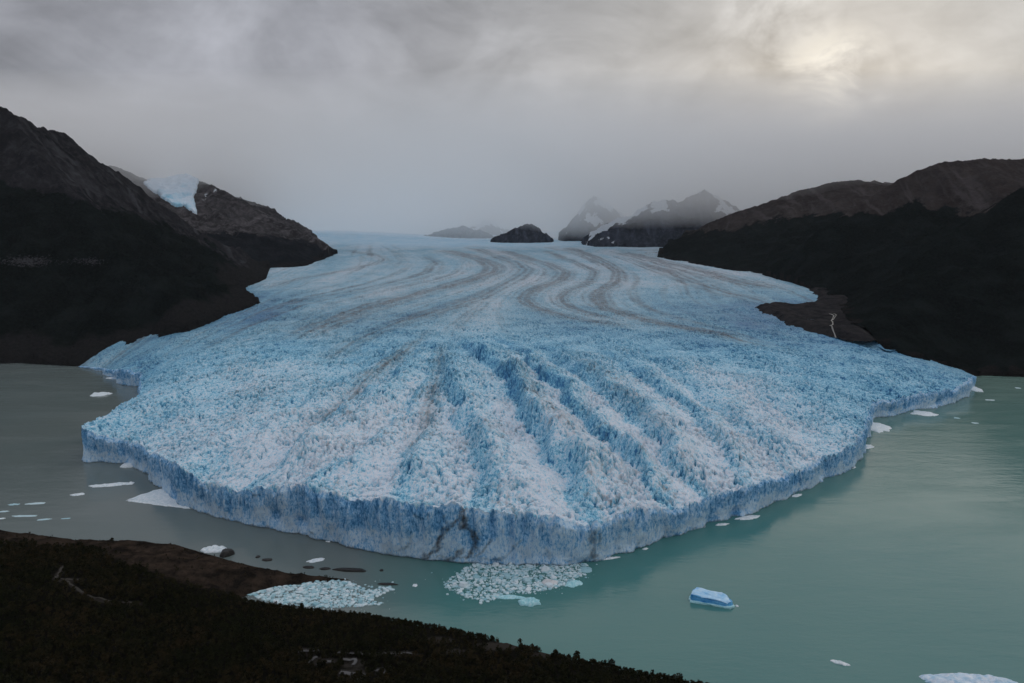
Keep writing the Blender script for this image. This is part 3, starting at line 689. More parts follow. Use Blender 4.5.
def ribbon(name, pts, width, zfn, mat, lift, step=6.0, wob=0.0, thick=None):
    q = dens(pts, step)
    for it in range(2): q[1:-1] = (q[:-2] + 2 * q[1:-1] + q[2:]) / 4
    t = np.gradient(q, axis=0); t /= np.hypot(t[:, 0], t[:, 1])[:, None] + 1e-9
    nrm_ = np.stack([-t[:, 1], t[:, 0]], 1)
    wv = width * (1 + wob * fbm(np.arange(len(q)) / 3.0, np.arange(len(q)) * 0.0 + 2.2, 871, 2))[:, None] / 2
    a, b = q + nrm_ * wv, q - nrm_ * wv
    za, zb_ = zfn(a[:, 0], a[:, 1]) + lift, zfn(b[:, 0], b[:, 1]) + lift
    n = len(q)
    if thick is None:
        vv = np.concatenate([np.c_[a, za], np.c_[b, zb_]])
        i_ = np.arange(n - 1); qd = np.stack([i_, i_ + n, i_ + n + 1, i_ + 1], 1)
    else:
        zm = np.maximum(za, zb_)
        vv = np.concatenate([np.c_[a, zm], np.c_[b, zm], np.c_[a, zm - thick], np.c_[b, zm - thick]])
        i_ = np.arange(n - 1)
        qd = np.concatenate([np.stack([i_, i_ + n, i_ + n + 1, i_ + 1], 1), np.stack([i_ + 2 * n, i_ + 2 * n + 1, i_ + 3 * n + 1, i_ + 3 * n], 1), np.stack([i_ + 1, i_ + 1 + 2 * n, i_ + 2 * n, i_], 1), np.stack([i_ + n, i_ + 3 * n, i_ + 3 * n + 1, i_ + n + 1], 1), np.array([[0, 2 * n, 3 * n, n], [n - 1, 2 * n - 1, 4 * n - 1, 3 * n - 1]])])
    return vv, qd, q, wv
def zmor(x, y):
    d_, _, _ = seg_dist(x, y, mw); s_ = np.where(inside(x, y, [tuple(q) for q in mw]), d_, -d_) + 10 * fbm(x / 50, y / 50, 861, 4)
    return zf(x, y, s_)
def wedge_stream(nm, pts, wd):
    vv, qd, _, _ = ribbon(nm, [on_ice(*q) for q in pts], wd, zmor, M_STREAM, 1.6, 8.0, 0.8)
    return vv, qd
sv, sq = [], []
for pts, wd in (([(829, 315), (834, 318), (831, 323), (833, 327), (829, 330), (836, 336)], 3.2), ([(833, 316), (837, 318), (832, 322)], 2.4)):
    a, b = wedge_stream('stream', pts, wd); sq.append(b + sum(len(s) for s in sv)); sv.append(a)
o = mesh_np('river', np.concatenate(sv), np.concatenate(sq), M_STREAM)
tag(o, 'pale braided meltwater stream on the dark moraine flat', 'stream', kind='structure')

# ------------------------------------------------------------------ NEAR SHORE
shore = [at_z(-130, 520), at_z(-60, 524), at_z(0, 531), at_z(45, 536), at_z(85, 541), at_z(140, 541), at_z(180, 546), at_z(215, 556), at_z(235, 562), at_z(262, 568), at_z(290, 573.5), at_z(320, 576.5), at_z(345, 578.5), at_z(352, 580), at_z(330, 582), at_z(300, 584),
         at_z(275, 588), at_z(256, 593), at_z(238, 599), at_z(262, 606), at_z(300, 612), at_z(360, 616), at_z(400, 622), at_z(435, 629), at_z(470, 636), at_z(505, 643), at_z(560, 657), at_z(610, 668), at_z(640, 675), at_z(680, 682), at_z(720, 690), at_z(780, 706), at_z(860, 740)]
shore = dens(shore, 4.0)
poly_land = [tuple(q) for q in shore] + [(330, 380), (360, -300), (-1400, -300), (-1400, 900)]
def land(x, y):
    d, _, _ = seg_dist(x, y, shore)
    ins = inside(x, y, poly_land)
    d = d + 4.0 * fbm(x / 26, y / 26, 901, 4)
    z = 7 * (1 - np.exp(-np.maximum(d, 0) / 22)) + 0.20 * np.maximum(d - 8, 0) ** 0.97 + 4.5 * fbm(x / 70, y / 70, 903, 4) * sstep(4, 60, d) + (5.5 * ridged(x / 52, y / 30, 905, 6, 0.65) + 1.2 * fbm(x / 6, y / 6, 907, 3)) * sstep(0, 10, d)
    return np.where(ins, z, -0.5 - 0.35 * np.abs(d)), np.where(ins, d, -np.abs(d))
n1, n2 = 560, 430
xs = np.linspace(-900, 420, n1); ys = np.linspace(150, 960, n2); x, y = np.meshgrid(xs, ys)
z, dsh = land(x, y); z = np.maximum(z, -4.0)
px, py = project(x, y, z)
# bare rock headland: everything above this line in front of the forest edge
def bare_fn(px, py, x, y):
    edge = np.interp(px, [-200, 0, 40, 100, 112, 180, 250, 300, 360], [538, 541, 546, 548, 560, 582, 598, 600, 600])
    return sstep(6, -6, py - edge + 7 * fbm(x / 30, y / 30, 911, 4)) * sstep(400, 330, px)
bare = bare_fn(px, py, x, y)
PATH_PX = [[(63, 567), (60, 573), (55, 579), (66, 581), (74, 588), (92, 599), (112, 603), (140, 604)], [(66, 580), (82, 580)]]
clear_spots = [(303, 652, 13, 5), (326, 662, 16, 6), (352, 663, 14, 6), (353, 674, 20, 6), (380, 672, 12, 4), (440, 640, 16, 4), (500, 646, 30, 5), (455, 652, 14, 4), (400, 654, 24, 3), (545, 655, 20, 4)]
def clear_fn(px, py):
    c = np.zeros(px.shape)
    for a, b, w_, h_ in clear_spots: c = np.maximum(c, 1.25 * np.exp(-(((px - a) / w_) ** 2 + ((py - b) / h_) ** 2)))
    for pl in PATH_PX: c = np.maximum(c, 1.1 * np.exp(-(seg_dist(px, py * 1.6, [(u_, v_ * 1.6) for u_, v_ in pl])[0] / 4.0) ** 2))
    return c
k = NT('near_hill'); p = k.pos()
b_, cl = k.attr('bare'), k.attr('clearing')
n1_ = k.noise(p, 0.05, 8, 0.65); n2_ = k.noise(p, 0.4, 6, 0.7)
soil = k.mix(k.ramp(n2_, 0.35, 0.65), (0.006, 0.0065, 0.005), (0.014, 0.013, 0.010))
rockc = k.mix(k.ramp(k.math('ADD', k.math('MULTIPLY', n1_, 0.6), k.math('MULTIPLY', n2_, 0.4)), 0.42, 0.60), (0.009, 0.008, 0.007), (0.070, 0.050, 0.038))
rockc = k.mix(k.ramp(n2_, 0.42, 0.62, 0, 0.8), rockc, (0.009, 0.0085, 0.007))
c = k.mix(k.ramp(k.math('ADD', b_, k.ramp(n1_, 0.3, 0.7, -0.3, 0.3)), 0.4, 0.65), soil, rockc)
c = k.mix(k.ramp(k.math('MULTIPLY', cl, n1_), 0.2, 0.4, 0, 0.8), c, (0.040, 0.036, 0.032))
M_HILL = k.out(c, 1.0, 0.0, k.bump(k.math('ADD', n1_, n2_), 0.8, 1.2))
o = mesh_np('terrain', np.stack([x, y, z], -1).reshape(-1, 3), grid_quads(n2, n1), M_HILL, {'bare': bare, 'clearing': clear_fn(px, py)})
tag(o, 'near hillside, brown rock headland falling to dark forest floor', 'hillside', kind='structure')
landz = lambda x, y: land(np.asarray(x, float), np.asarray(y, float))[0]
def hit_land(px, py, up=0.0):
    """where a line of sight meets the near hillside"""
    rx, ry, rz = ray(px, py)
    t = np.linspace(300, 1100, 1600)
    zz = landz(rx * t, ry * t) + up
    below = np.nonzero(CAMZ + rz * t < zz)[0]
    i = below[0] if len(below) else len(t) - 1
    return rx * t[i], ry * t[i]

# ---- trees
k = NT('bark'); M_BARK = k.out(k.mix(k.noise(k.pos(), 2.0), (0.014, 0.012, 0.010), (0.035, 0.030, 0.026)), 0.95, 0.05)
k = NT('foliage'); p = k.pos()
M_LEAF = k.out(k.mix(k.ramp(k.noise(p, 0.12, 4, 0.6), 0.35, 0.65), (0.0100, 0.0120, 0.0070), k.mix(k.ramp(k.noise(p, 0.018, 3), 0.4, 0.65), (0.022, 0.023, 0.011), (0.042, 0.031, 0.016))), 1.0, 0.0)
def crown_np(h, rad, n, seed, leaf):
    """leaf clumps on several limbs, in an uneven outline"""
    r = np.random.default_rng(seed)
    lobes = [(r.uniform(-.5, .5) * rad, r.uniform(-.5, .5) * rad, h * r.uniform(.22, .88), rad * r.uniform(.42, .8)) for _ in range(6)] + [(0, 0, h * .9, rad * .45)]
    vs = []
    for i_ in range(n):
        cx_, cy_, cz_, lr = lobes[r.integers(len(lobes))]
        d = r.normal(size=3); d /= np.linalg.norm(d); d *= lr * r.uniform(.45, 1.05); d[2] *= 0.8
        c_ = np.array([cx_, cy_, cz_]) + d
        a = r.normal(size=3); a /= np.linalg.norm(a); b = np.cross(a, r.normal(size=3)); b /= np.linalg.norm(b)
        s_ = leaf * r.uniform(.6, 1.3)
        vs += [c_ - a * s_ - b * s_ * .6, c_ + a * s_ * .8 - b * s_ * .7, c_ + a * s_ + b * s_ * .6, c_ - a * s_ * .7 + b * s_ * .8]
    return np.array(vs), np.arange(4 * n).reshape(-1, 4)
def trunk_np(h, seed):
    r = np.random.default_rng(seed); vs, fs = [], []
    def tube(pts, r0, r1):
        m = len(pts); b0 = len(vs)
        for i_, p_ in enumerate(pts):
            rr_ = r0 + (r1 - r0) * i_ / (m - 1)
            for a in range(5): vs.append((p_[0] + rr_ * math.cos(a * 1.2566), p_[1] + rr_ * math.sin(a * 1.2566), p_[2]))
        for i_ in range(m - 1):
            for a in range(5): fs.append((b0 + i_ * 5 + a, b0 + i_ * 5 + (a + 1) % 5, b0 + i_ * 5 + 5 + (a + 1) % 5, b0 + i_ * 5 + 5 + a))
    lean = r.uniform(-.4, .4, 2)
    tube([(0, 0, -0.6), (lean[0] * .3, lean[1] * .3, h * .3), (lean[0] * .7, lean[1] * .7, h * .6), (lean[0], lean[1], h * .9)], .24, .05)
    for _ in range(4):
        z0 = h * r.uniform(.28, .6); a = r.uniform(0, 6.28); L = h * r.uniform(.2, .34)
        tube([(0, 0, z0), (math.cos(a) * L * .5, math.sin(a) * L * .5, z0 + L * .45), (math.cos(a) * L, math.sin(a) * L, z0 + L * .8)], .10, .03)
    return np.array(vs), np.array(fs)
protos = []
specs = [(7.5, 2.7, 150), (8.5, 2.5, 150), (6.0, 2.6, 130), (8.8, 3.3, 190), (5.0, 2.4, 120), (7.0, 3.2, 170)]
def sample_trees():
    xs = np.arange(-760, 330, 4.6); ys = np.arange(330, 900, 4.6); gx, gy = np.meshgrid(xs, ys)
    gx = gx + rng.uniform(-2.1, 2.1, gx.shape); gy = gy + rng.uniform(-2.1, 2.1, gy.shape)
    gx, gy = gx.ravel(), gy.ravel()
    sh = np.array([q for q in shore if at_z(225, 605, 0)[0] < q[0] < 330 and q[1] < 745])      # a dense fringe along the water
    q_ = np.repeat(sh, 9, 0); gx = np.r_[gx, q_[:, 0] + rng.uniform(-9, 5, len(q_))]; gy = np.r_[gy, q_[:, 1] - rng.uniform(0, 16, len(q_))]
    z, d = land(gx, gy); px, py = project(gx, gy, z)
    ok = (d > 1.5) & (px > -60) & (px < 780) & (py < 745) & (py > 500)
    gx, gy, z, px, py, d = (a[ok] for a in (gx, gy, z, px, py, d))
    b = bare_fn(px, py, gx, gy); c = clear_fn(px, py)
    keepp = ((b < 0.35) | (rng.random(len(b)) < 0.16 * sstep(-0.3, 0.2, fbm(gx / 28, gy / 22, 921, 3)))) & (c < 0.5 + 0.4 * rng.random(len(b))) & (rng.random(len(b)) < 0.97)
    return gx[keepp], gy[keepp], z[keepp], px[keepp], py[keepp], d[keepp]
tx_, ty_, tz_, tpx, tpy, tds = sample_trees()
ts = rng.uniform(0.55, 1.2, len(tx_)) * np.where(bare_fn(tpx, tpy, tx_, ty_) > 0.35, 0.5, 1.0) * (0.62 + 0.38 * sstep(0, 70, tds)); tk = rng.integers(0, 6, len(tx_)); tr = rng.uniform(0, 6.28, len(tx_))
# a few trees stand well above the edge of the forest
for ex in [(432, 622, 1.3), (436, 624, 1.05), (577, 662, 1.1), (612, 670, 1.05), (680, 684, 1.0), (520, 645, 1.0), (302, 612, 1.0), (113, 549, 0.8), (556, 657, 1.0)]:
    x, y = at_z(ex[0], ex[1], 4.0); zz = float(landz([x], [y])[0])
    if zz < 0: continue
    tx_, ty_, tz_ = np.r_[tx_, x], np.r_[ty_, y], np.r_[tz_, zz]; ts, tk, tr = np.r_[ts, ex[2]], np.r_[tk, 3], np.r_[tr, random.uniform(0, 6)]
    tpx, tpy, tds = np.r_[tpx, ex[0]], np.r_[tpy, ex[1]], np.r_[tds, 5.0]
hh = np.array([s_[0] for s_ in specs])[tk] * ts
px_t, py_t = project(tx_, ty_, tz_ + hh)
app = (tpy - py_t)
skyl = tds < 22
score = app * np.where(skyl, 1.25, 1.0) * ((tpx > 2) & (tpx < 1022) & (tpy < 684))
order = np.argsort(-score); indiv = order[:300]; rest = order[300:]
print('trees', len(tx_))
def zone(px, py, edge):
    if edge: return 'forest edge'
    return 'inner forest'
first = {}
GROUP_T = 'dark beech trees on the near hillside'
kinds_t = ['rounded dark beech tree', 'tall narrow dark beech tree', 'low spreading dark beech tree', 'tall ragged dark beech tree', 'small bushy dark beech tree', 'broad dark beech tree']
def where_t(px, py, edge):
    if edge:
        if px < 400: return 'at the forest edge below the brash ice'
        if px < 500: return 'on the forest edge past the brash ice'
        if px < 600: return 'on the forest edge above green water'
        return 'at the lowest tip of the forest'
    if px < 150: return 'in the forest below the headland'
    if px < 290: return 'between the footpath and the boardwalks'
    if px < 420: return 'in the forest beside the boardwalks'
    return 'in the forest past the boardwalks'
for j in indiv:
    kk = int(tk[j])
    if kk not in first:
        e_ = empty('beech_tree')
        h_, r_, n_ = specs[kk]
        cvv, cqq = crown_np(h_, r_, n_ + 60, 40 + kk, .52)
        a = mesh_np('crown', cvv, cqq, M_LEAF, None, False, e_)
        tv, tf = trunk_np(h_, 60 + kk)
        b = mesh_np('trunk', tv, tf, M_BARK, None, True, e_)
        first[kk] = (e_, a, b); root = e_
    else:
        s0 = first[kk]; root = s0[0].copy(); COL.objects.link(root)
        for ch in s0[1:]:
            c_ = ch.copy(); c_.parent = root; COL.objects.link(c_)
    root.location = (tx_[j], ty_[j], tz_[j]); root.rotation_euler = (0, 0, tr[j]); root.scale = (ts[j],) * 3
    tag(root, kinds_t[kk] + ' ' + where_t(tpx[j], tpy[j], tds[j] < 22), 'tree', GROUP_T)
# all the others as one wood
cvs, cqs, nv = [], [], 0
pc = [[crown_np(s_[0], s_[1], 70, 80 + i_ * 3 + q_, .66) for q_ in range(2)] for i_, s_ in enumerate(specs)]
for j in rest:
    vv, qd = pc[int(tk[j])][j % 2]
    ca, sa = math.cos(tr[j]) * ts[j], math.sin(tr[j]) * ts[j]
    w_ = np.stack([vv[:, 0] * ca - vv[:, 1] * sa + tx_[j], vv[:, 0] * sa + vv[:, 1] * ca + ty_[j], vv[:, 2] * ts[j] + tz_[j]], 1)
    cvs.append(w_); cqs.append(qd + nv); nv += len(vv)
o = mesh_np('forest', np.concatenate(cvs), np.concatenate(cqs), M_LEAF, None, False)
tag(o, 'mass of dark beech wood covering the near hillside', 'forest', kind='stuff')

# ---- footpath and boardwalks
k = NT('footpath'); M_PATH = k.out(k.mix(k.noise(k.pos(), 0.3), (0.045, 0.041, 0.036), (0.075, 0.069, 0.062)), 0.95, 0.1)
k = NT('boardwalk_wood'); M_WOOD = k.out(k.mix(k.noise(k.scalev(k.pos(), (3.0, 0.6, 1.0)), 0.8, 5), (0.075, 0.075, 0.078), (0.13, 0.13, 0.135)), 0.8, 0.2)
sv, sq = [], []
for pts in PATH_PX:
    vv, qd, _, _ = ribbon('path', [hit_land(*q) for q in pts], 2.0, landz, M_PATH, 1.2, 3.0, 0.6)
    sq.append(qd + sum(len(s) for s in sv)); sv.append(vv)
o = mesh_np('path', np.concatenate(sv), np.concatenate(sq), M_PATH)
tag(o, 'thin pale footpath winding over the near hillside', 'path', kind='structure')
walks = [([(297, 653), (303, 650), (320, 651)], 2.6, 'grey wooden boardwalk bending at the upper edge of the clearing'),
         ([(306, 663), (312, 659.5), (317, 657)], 2.6, 'short straight boardwalk between two zigzag walkways in the forest'),
         ([(317, 666), (325, 662), (334, 663.5)], 2.8, 'zigzag boardwalk with a bend in the middle of the clearing'),
         ([(343, 660), (357, 659), (353, 665)], 2.8, 'hooked boardwalk turning back on itself beside the forest'),
         ([(340, 673), (366, 675), (360, 677), (357, 684)], 4.2, 'wide T-shaped viewing deck, the biggest of the boardwalks'),
         ([(372, 671), (386, 671.5), (384, 674)], 3.0, 'short boardwalk ending in a corner past the wide viewing deck'),
         ([(337, 653), (370, 654.5), (395, 654), (417, 654)], 1.8, 'long thin boardwalk running level through the trees')]
for pts, wd, lab in walks:
    w3 = [hit_land(a, b, 1.5) for a, b in pts]
    vv, qd, cl_, wv = ribbon('boardwalk', w3, wd, landz, M_WOOD, 1.7, 2.5, 0.0, 0.25)
    c0 = np.array([w3[0][0], w3[0][1], float(landz([w3[0][0]], [w3[0][1]])[0])])
    e_ = empty('boardwalk', tuple(c0)); tag(e_, lab, 'boardwalk', 'boardwalks in the forest clearing')
    mesh_np('deck', vv - c0, qd, M_WOOD, None, False, e_)
    # posts and a handrail on either side
    n = len(cl_); pv, pq = [], []
    def box(cx_, cy_, z0, z1, s_):
        b0 = len(pv)
        for zz in (z0, z1):
            for dx, dy in ((-s_, -s_), (s_, -s_), (s_, s_), (-s_, s_)): pv.append((cx_ + dx, cy_ + dy, zz))
        for a in range(4): pq.append((b0 + a, b0 + (a + 1) % 4, b0 + 4 + (a + 1) % 4, b0 + 4 + a))
        pq.append((b0 + 4, b0 + 5, b0 + 6, b0 + 7))
    for sgn in (0, 1):
        edge = vv[sgn * n:(sgn + 1) * n]; start = len(pv)
        for i_ in range(0, n): box(edge[i_][0], edge[i_][1], edge[i_][2] - 2.2, edge[i_][2] + 1.05, .06)
        for i_ in range(n - 1):
            b0 = len(pv); p0, p1 = edge[i_], edge[i_ + 1]
            for p_ in (p0, p1):
                for dz in (.98, 1.1): pv.append((p_[0], p_[1], p_[2] + dz))
            pq.append((b0, b0 + 2, b0 + 3, b0 + 1))
    mesh_np('railing', np.array(pv) - c0, np.array(pq), M_WOOD, None, False, e_)

# ------------------------------------------------------------------ ICEBERGS, FLOES, ROCKS
import bmesh
M_WHITEICE = mat_ice('floe_ice', (0.50, 0.62, 0.68), (0.78, 0.82, 0.86))
k = NT('brash_ice'); p = k.pos()
ra = k.math('FRACT', k.math('ADD', k.n('ShaderNodeNewGeometry').outputs['Random Per Island'], k.n('ShaderNodeObjectInfo').outputs['Random']))
c = k.mix(k.ramp(ra, 0.0, 0.45), (0.20, 0.42, 0.50), (0.42, 0.60, 0.66)); c = k.mix(k.ramp(ra, 0.45, 1.0), c, (0.68, 0.77, 0.81))
M_GREYICE = k.out(k.mix(k.ramp(k.noise(p, 0.5, 4), 0.35, 0.65, 0, 0.35), c, (0.30, 0.46, 0.52)), 0.5, 0.3)
M_TURQ = mat_ice('turquoise_ice', (0.20, 0.52, 0.60), (0.48, 0.72, 0.78))
M_BLUEICE = mat_ice('blue_ice', (0.02, 0.20, 0.52), (0.14, 0.44, 0.74), 0.16)
M_BERGTOP = mat_ice('berg_snow', (0.26, 0.54, 0.82), (0.54, 0.74, 0.90), 0.12)
M_ROCK = mat_ice('wet_rock', (0.010, 0.010, 0.010), (0.028, 0.026, 0.024))
def hull_mesh(name, pts, mat, mat2=None):
    bm = bmesh.new()
    for p_ in pts: bm.verts.new(p_)
    r = bmesh.ops.convex_hull(bm, input=bm.verts)
    bmesh.ops.delete(bm, geom=[v for v in bm.verts if not v.link_faces], context='VERTS')
    bm.normal_update()
    me = bpy.data.meshes.new(name); me.materials.append(mat)
    if mat2:
        me.materials.append(mat2)
        for f in bm.faces: f.material_index = 1 if f.normal.z < 0.45 else 0
    bm.to_mesh(me); bm.free()
    return me
def slab_pts(L, W, H, r, n=14, top=0.82):
    pts = []
    for i_ in range(n):
        a = 6.2832 * i_ / n + r.uniform(-.2, .2); q_ = r.uniform(.72, 1.0)
        pts.append((math.cos(a) * L / 2 * q_, math.sin(a) * W / 2 * q_, -0.6 * H - .3))
        pts.append((math.cos(a) * L / 2 * q_, math.sin(a) * W / 2 * q_, H * r.uniform(.05, .35)))
        q2 = q_ * r.uniform(top - .25, top)
        pts.append((math.cos(a) * L / 2 * q2, math.sin(a) * W / 2 * q2, H * r.uniform(.6, 1.0)))
    return pts
R_ = np.random.default_rng(99)
def m_per_px(px, py):
    x, y = at_z(px, py, 0); return math.hypot(y, CAMZ) * 1.0 / FPX
def lump_mesh(name, L, W, H, seed, mat, n=40):
    """a low irregular floe: a closed, roughened, flat-bottomed mound"""
    r = np.linspace(0, 1, 14); a = np.linspace(0, 2 * np.pi, n, endpoint=False)
    rr_, aa = np.meshgrid(r, a, indexing='ij')
    rim = 1 + 0.75 * fbm(np.cos(aa) * 1.5 + seed, np.sin(aa) * 1.5, seed, 5, 0.6) * rr_
    x, y = np.cos(aa) * rr_ * rim * L / 2, np.sin(aa) * rr_ * rim * W / 2
    sc_ = max(W, 3.0)
    z = H * np.clip((1 - rr_ ** 5), 0, 1) * (0.62 + 1.0 * fbm(x / sc_ * 1.9 + seed, y / sc_ * 1.9, seed + 3, 5, 0.6))
    z = np.maximum(z, 0.12 * H); z[-1] = -0.5 - 0.2 * H
    vv = np.stack([x, y, z], -1).reshape(-1, 3)
    i_ = np.arange(14 * n).reshape(14, n); j_ = np.roll(i_, -1, 1)
    qd = np.stack([i_[:-1], i_[1:], j_[1:], j_[:-1]], -1).reshape(-1, 4)
    o = mesh_np(name, vv, qd, mat, None, True)
    return o
def floe(px, py, wpx, hpx, H, ang, lab, cat='ice floe', name='ice_floe', mat=None, group=None):
    """a floe WPX pixels long and HPX pixels deep in the photograph, lying on the water"""
    x0, y0 = at_z(px, py, 0); L = m_per_px(px, py) * wpx
    ya, yb = at_z(px, py - hpx / 2, 0)[1], at_z(px, py + hpx / 2, 0)[1]
    o = lump_mesh(name, L, max(abs(ya - yb), 1.2), H, int(R_.integers(1, 900)), mat or M_WHITEICE)
    o.location = (x0, y0, 0); o.rotation_euler = (0, 0, math.radians(ang))
    tag(o, lab, cat, group); return o

# the blue tabular iceberg
x0, y0 = at_z(712, 603, 0); u = m_per_px(712, 603)
ib = empty('iceberg', (x0, y0, 0), math.radians(-17)); tag(ib, 'flat-topped iceberg with deep blue side drifting alone in the green water', 'iceberg')
def lay(name, pts, mat):
    me = hull_mesh(name, pts, mat)
    bm = bmesh.new(); bm.from_mesh(me)
    bmesh.ops.triangulate(bm, faces=bm.faces); bmesh.ops.subdivide_edges(bm, edges=bm.edges, cuts=5, use_grid_fill=True)
    co = np.array([v.co for v in bm.verts]); dz_ = 1.9 * fbm(co[:, 0] / 5 + co[:, 2] / 3, co[:, 1] / 5 - co[:, 2] / 4, len(name), 3); dx_ = 2.2 * fbm(co[:, 0] / 4 + 9, co[:, 1] / 4 + co[:, 2] / 3, 7, 3)
    for v_, a_, b_ in zip(bm.verts, dz_, dx_): v_.co += Vector((b_, b_ * .8, a_))
    bm.to_mesh(me); bm.free(); o = bpy.data.objects.new(name, me); COL.objects.link(o); o.parent = ib
    return o
g_ = u
lay('waterline_foot', [(-20 * g_, -5 * g_, -2), (17 * g_, -6 * g_, -2), (21 * g_, 0, -2), (12 * g_, 12 * g_, -2), (-16 * g_, 14 * g_, -2), (-21 * g_, 4 * g_, -2), (-20 * g_, -5 * g_, 1.4), (17 * g_, -6 * g_, 1.6), (20 * g_, 0, 1.0), (12 * g_, 12 * g_, 1.2), (-16 * g_, 13 * g_, 1.2), (-21 * g_, 4 * g_, 1.4)], M_TURQ)
lay('blue_wall', [(-19 * g_, -3 * g_, 1), (15 * g_, -4.2 * g_, 1), (19 * g_, 1 * g_, 1), (11 * g_, 11 * g_, 1), (-15 * g_, 12 * g_, 1), (-19.5 * g_, 3 * g_, 1), (-19 * g_, -2.2 * g_, 7.2), (15 * g_, -3.4 * g_, 5.4), (18 * g_, 1 * g_, 4.6), (11 * g_, 10.5 * g_, 6), (-15 * g_, 11.5 * g_, 8), (-19.2 * g_, 3 * g_, 7.6)], M_BLUEICE)
lay('snow_top', [(-19.2 * g_, -1.6 * g_, 7.1), (13.5 * g_, -4.3 * g_, 5.3), (18.2 * g_, .6 * g_, 4.5), (11 * g_, 10.8 * g_, 5.8), (-15 * g_, 11.8 * g_, 7.9), (-19.6 * g_, 3 * g_, 7.5), (-17.5 * g_, 0, 8.2), (12.5 * g_, -3.6 * g_, 6.1), (16.5 * g_, .8 * g_, 5.6), (9 * g_, 9.5 * g_, 7.4), (-13 * g_, 10.8 * g_, 8.8), (-18 * g_, 3.6 * g_, 8.6)], M_BERGTOP)
floe(737, 606, 3, 2, 1.0, 0, 'tiny ice crumb just off the end of the blue iceberg', name='ice_chunk', cat='ice chunk')

# lumpy iceberg at the bottom edge
x0, y0 = at_z(972, 683, 0)
o = lump_mesh('iceberg', 84 * m_per_px(972, 683), 26.0, 6.5, 411, mat_ice('snowy_berg', (0.34, 0.55, 0.72), (0.74, 0.80, 0.88), 0.2), 90)
o.location = (x0, y0, 0); o.rotation_euler = (0, 0, math.radians(-6)); tag(o, 'long lumpy white iceberg with a blue snout at the bottom edge of the photo', 'iceberg')
floe(840, 663, 17, 4, 1.8, -28, 'slim white ice shard floating between the blue iceberg and the long lumpy one')

F_ = floe
F_(100, 394.5, 19, 3.6, 6.0, 4, 'small white domed iceberg off the wooded shore', 'iceberg', 'iceberg')
F_(112, 378, 11, 1.6, 2.0, 0, 'thin floe between the domed iceberg and the ice tongue')
F_(109, 485, 39, 3.6, 2.2, 14, 'longest thin floe trailing from the cliff corner in grey water')
F_(130, 483.5, 8, 3, 2.0, 0, 'stubby floe touching the end of the longest thin floe')
F_(78, 494.5, 12, 3, 1.6, 16, 'short floe between the longest thin floe and the drifting scraps')
for a, b, w_, h_, an, lab in ((14, 504.5, 10, 2.6, 6, 'upper small scrap of drifting ice nearest the photo edge'), (36, 503.5, 23, 2.4, 8, 'thin slanting strip of drifting ice above the broad scrap'), (25, 516, 27, 2.6, 2, 'broad flat scrap of drifting ice in grey water'),
                              (44, 519.5, 13, 2.2, 12, 'small scrap of ice at the end of the broad flat scrap'), (66, 518.5, 10, 1.6, 10, 'faint sliver of ice farthest along the drifting scraps'), (4, 511.5, 9, 2.0, 10, 'slanted sliver of ice cut by the photo edge'), (2, 518.5, 6, 2.0, 0, 'tiny scrap of ice in the photo corner by the headland')):
    F_(a, b, w_, h_ * .8, .5, an, lab, group='scraps of drifting ice off the headland', mat=M_GREYICE)
F_(128, 465.5, 15, 5, 5.0, 0, 'pale lump of fallen ice at the foot of the corner cliff', 'ice chunk', 'ice_chunk')
# pale ice apron: a flat triangular floe against the cliff
tri = [at_z(a, b, 0) for a, b in ((124, 501), (140, 494), (160, 488.5), (171, 489), (186, 500), (199, 510), (176, 507.5), (150, 504.5))]
cx0, cy0 = sum(t_[0] for t_ in tri) / len(tri), sum(t_[1] for t_ in tri) / len(tri)
td = dens(tri + tri[:1], 2.0)[:-1]; ta_ = np.arange(len(td))
td = td + np.stack([2.6 * fbm(ta_ / 6.0, ta_ * 0 + .3, 881, 4), 3.4 * fbm(ta_ / 6.0, ta_ * 0 + 5.3, 883, 4)], 1)
rg = np.linspace(0, 1, 12)[:, None, None]; gx = rg * (td - [cx0, cy0])[None]
gz = 1.1 + 1.5 * fbm(gx[..., 0] / 9, gx[..., 1] / 9, 885, 4); gz[-1] = -0.8
gi = np.arange(12 * len(td)).reshape(12, -1); gj = np.roll(gi, -1, 1)
o = mesh_np('ice_floe', np.concatenate([gx, gz[..., None]], -1).reshape(-1, 3), np.stack([gi[:-1], gi[1:], gj[1:], gj[:-1]], -1).reshape(-1, 4), M_WHITEICE)
o.location = (cx0, cy0, 0)
tag(o, 'large flat triangular floe lying against the foot of the cliff', 'ice floe')
F_(214, 550, 27, 7, 4.6, -3, 'smooth white iceberg stranded behind a black boulder on the headland', 'iceberg', 'iceberg')
F_(316, 560.5, 19, 4, 1.2, 22, 'lone slanted floe off the headland rocks')
F_(415, 585.5, 5, 3, 1.0, 0, 'tiny floe between the two brash ice packs')
F_(876, 427, 26, 10, 4.0, -20, 'pale ramp of broken ice in the bend of the cliff')
F_(866, 447, 10, 7, 2.5, -60, 'small heap of broken ice below the cliff bend')
F_(924, 413.5, 24, 5, 3.0, -14, 'flat white floe touching the foot of the far cliff')
F_(975, 389.5, 12, 5, 5.0, -10, 'white block of ice off the far end of the cliff')
F_(966, 375.2, 22, 2.2, 2.5, -3, 'thin white ledge of ice at the far tip of the glacier')
for a, b, w_, lab in ((990, 400, 10, 'small floe in the dark rippled water off the far tip'), (975, 423, 7, 'scrap of ice in open water below the far cliff'), (1018, 388, 6, 'tiny floe by the photo edge below the wooded hill'), (957, 418, 6, 'small scrap of ice close under the far cliff')):
    F_(a, b, w_, 1.2, .5, -4, lab, group='scraps of ice off the far tip of the glacier', mat=M_GREYICE)
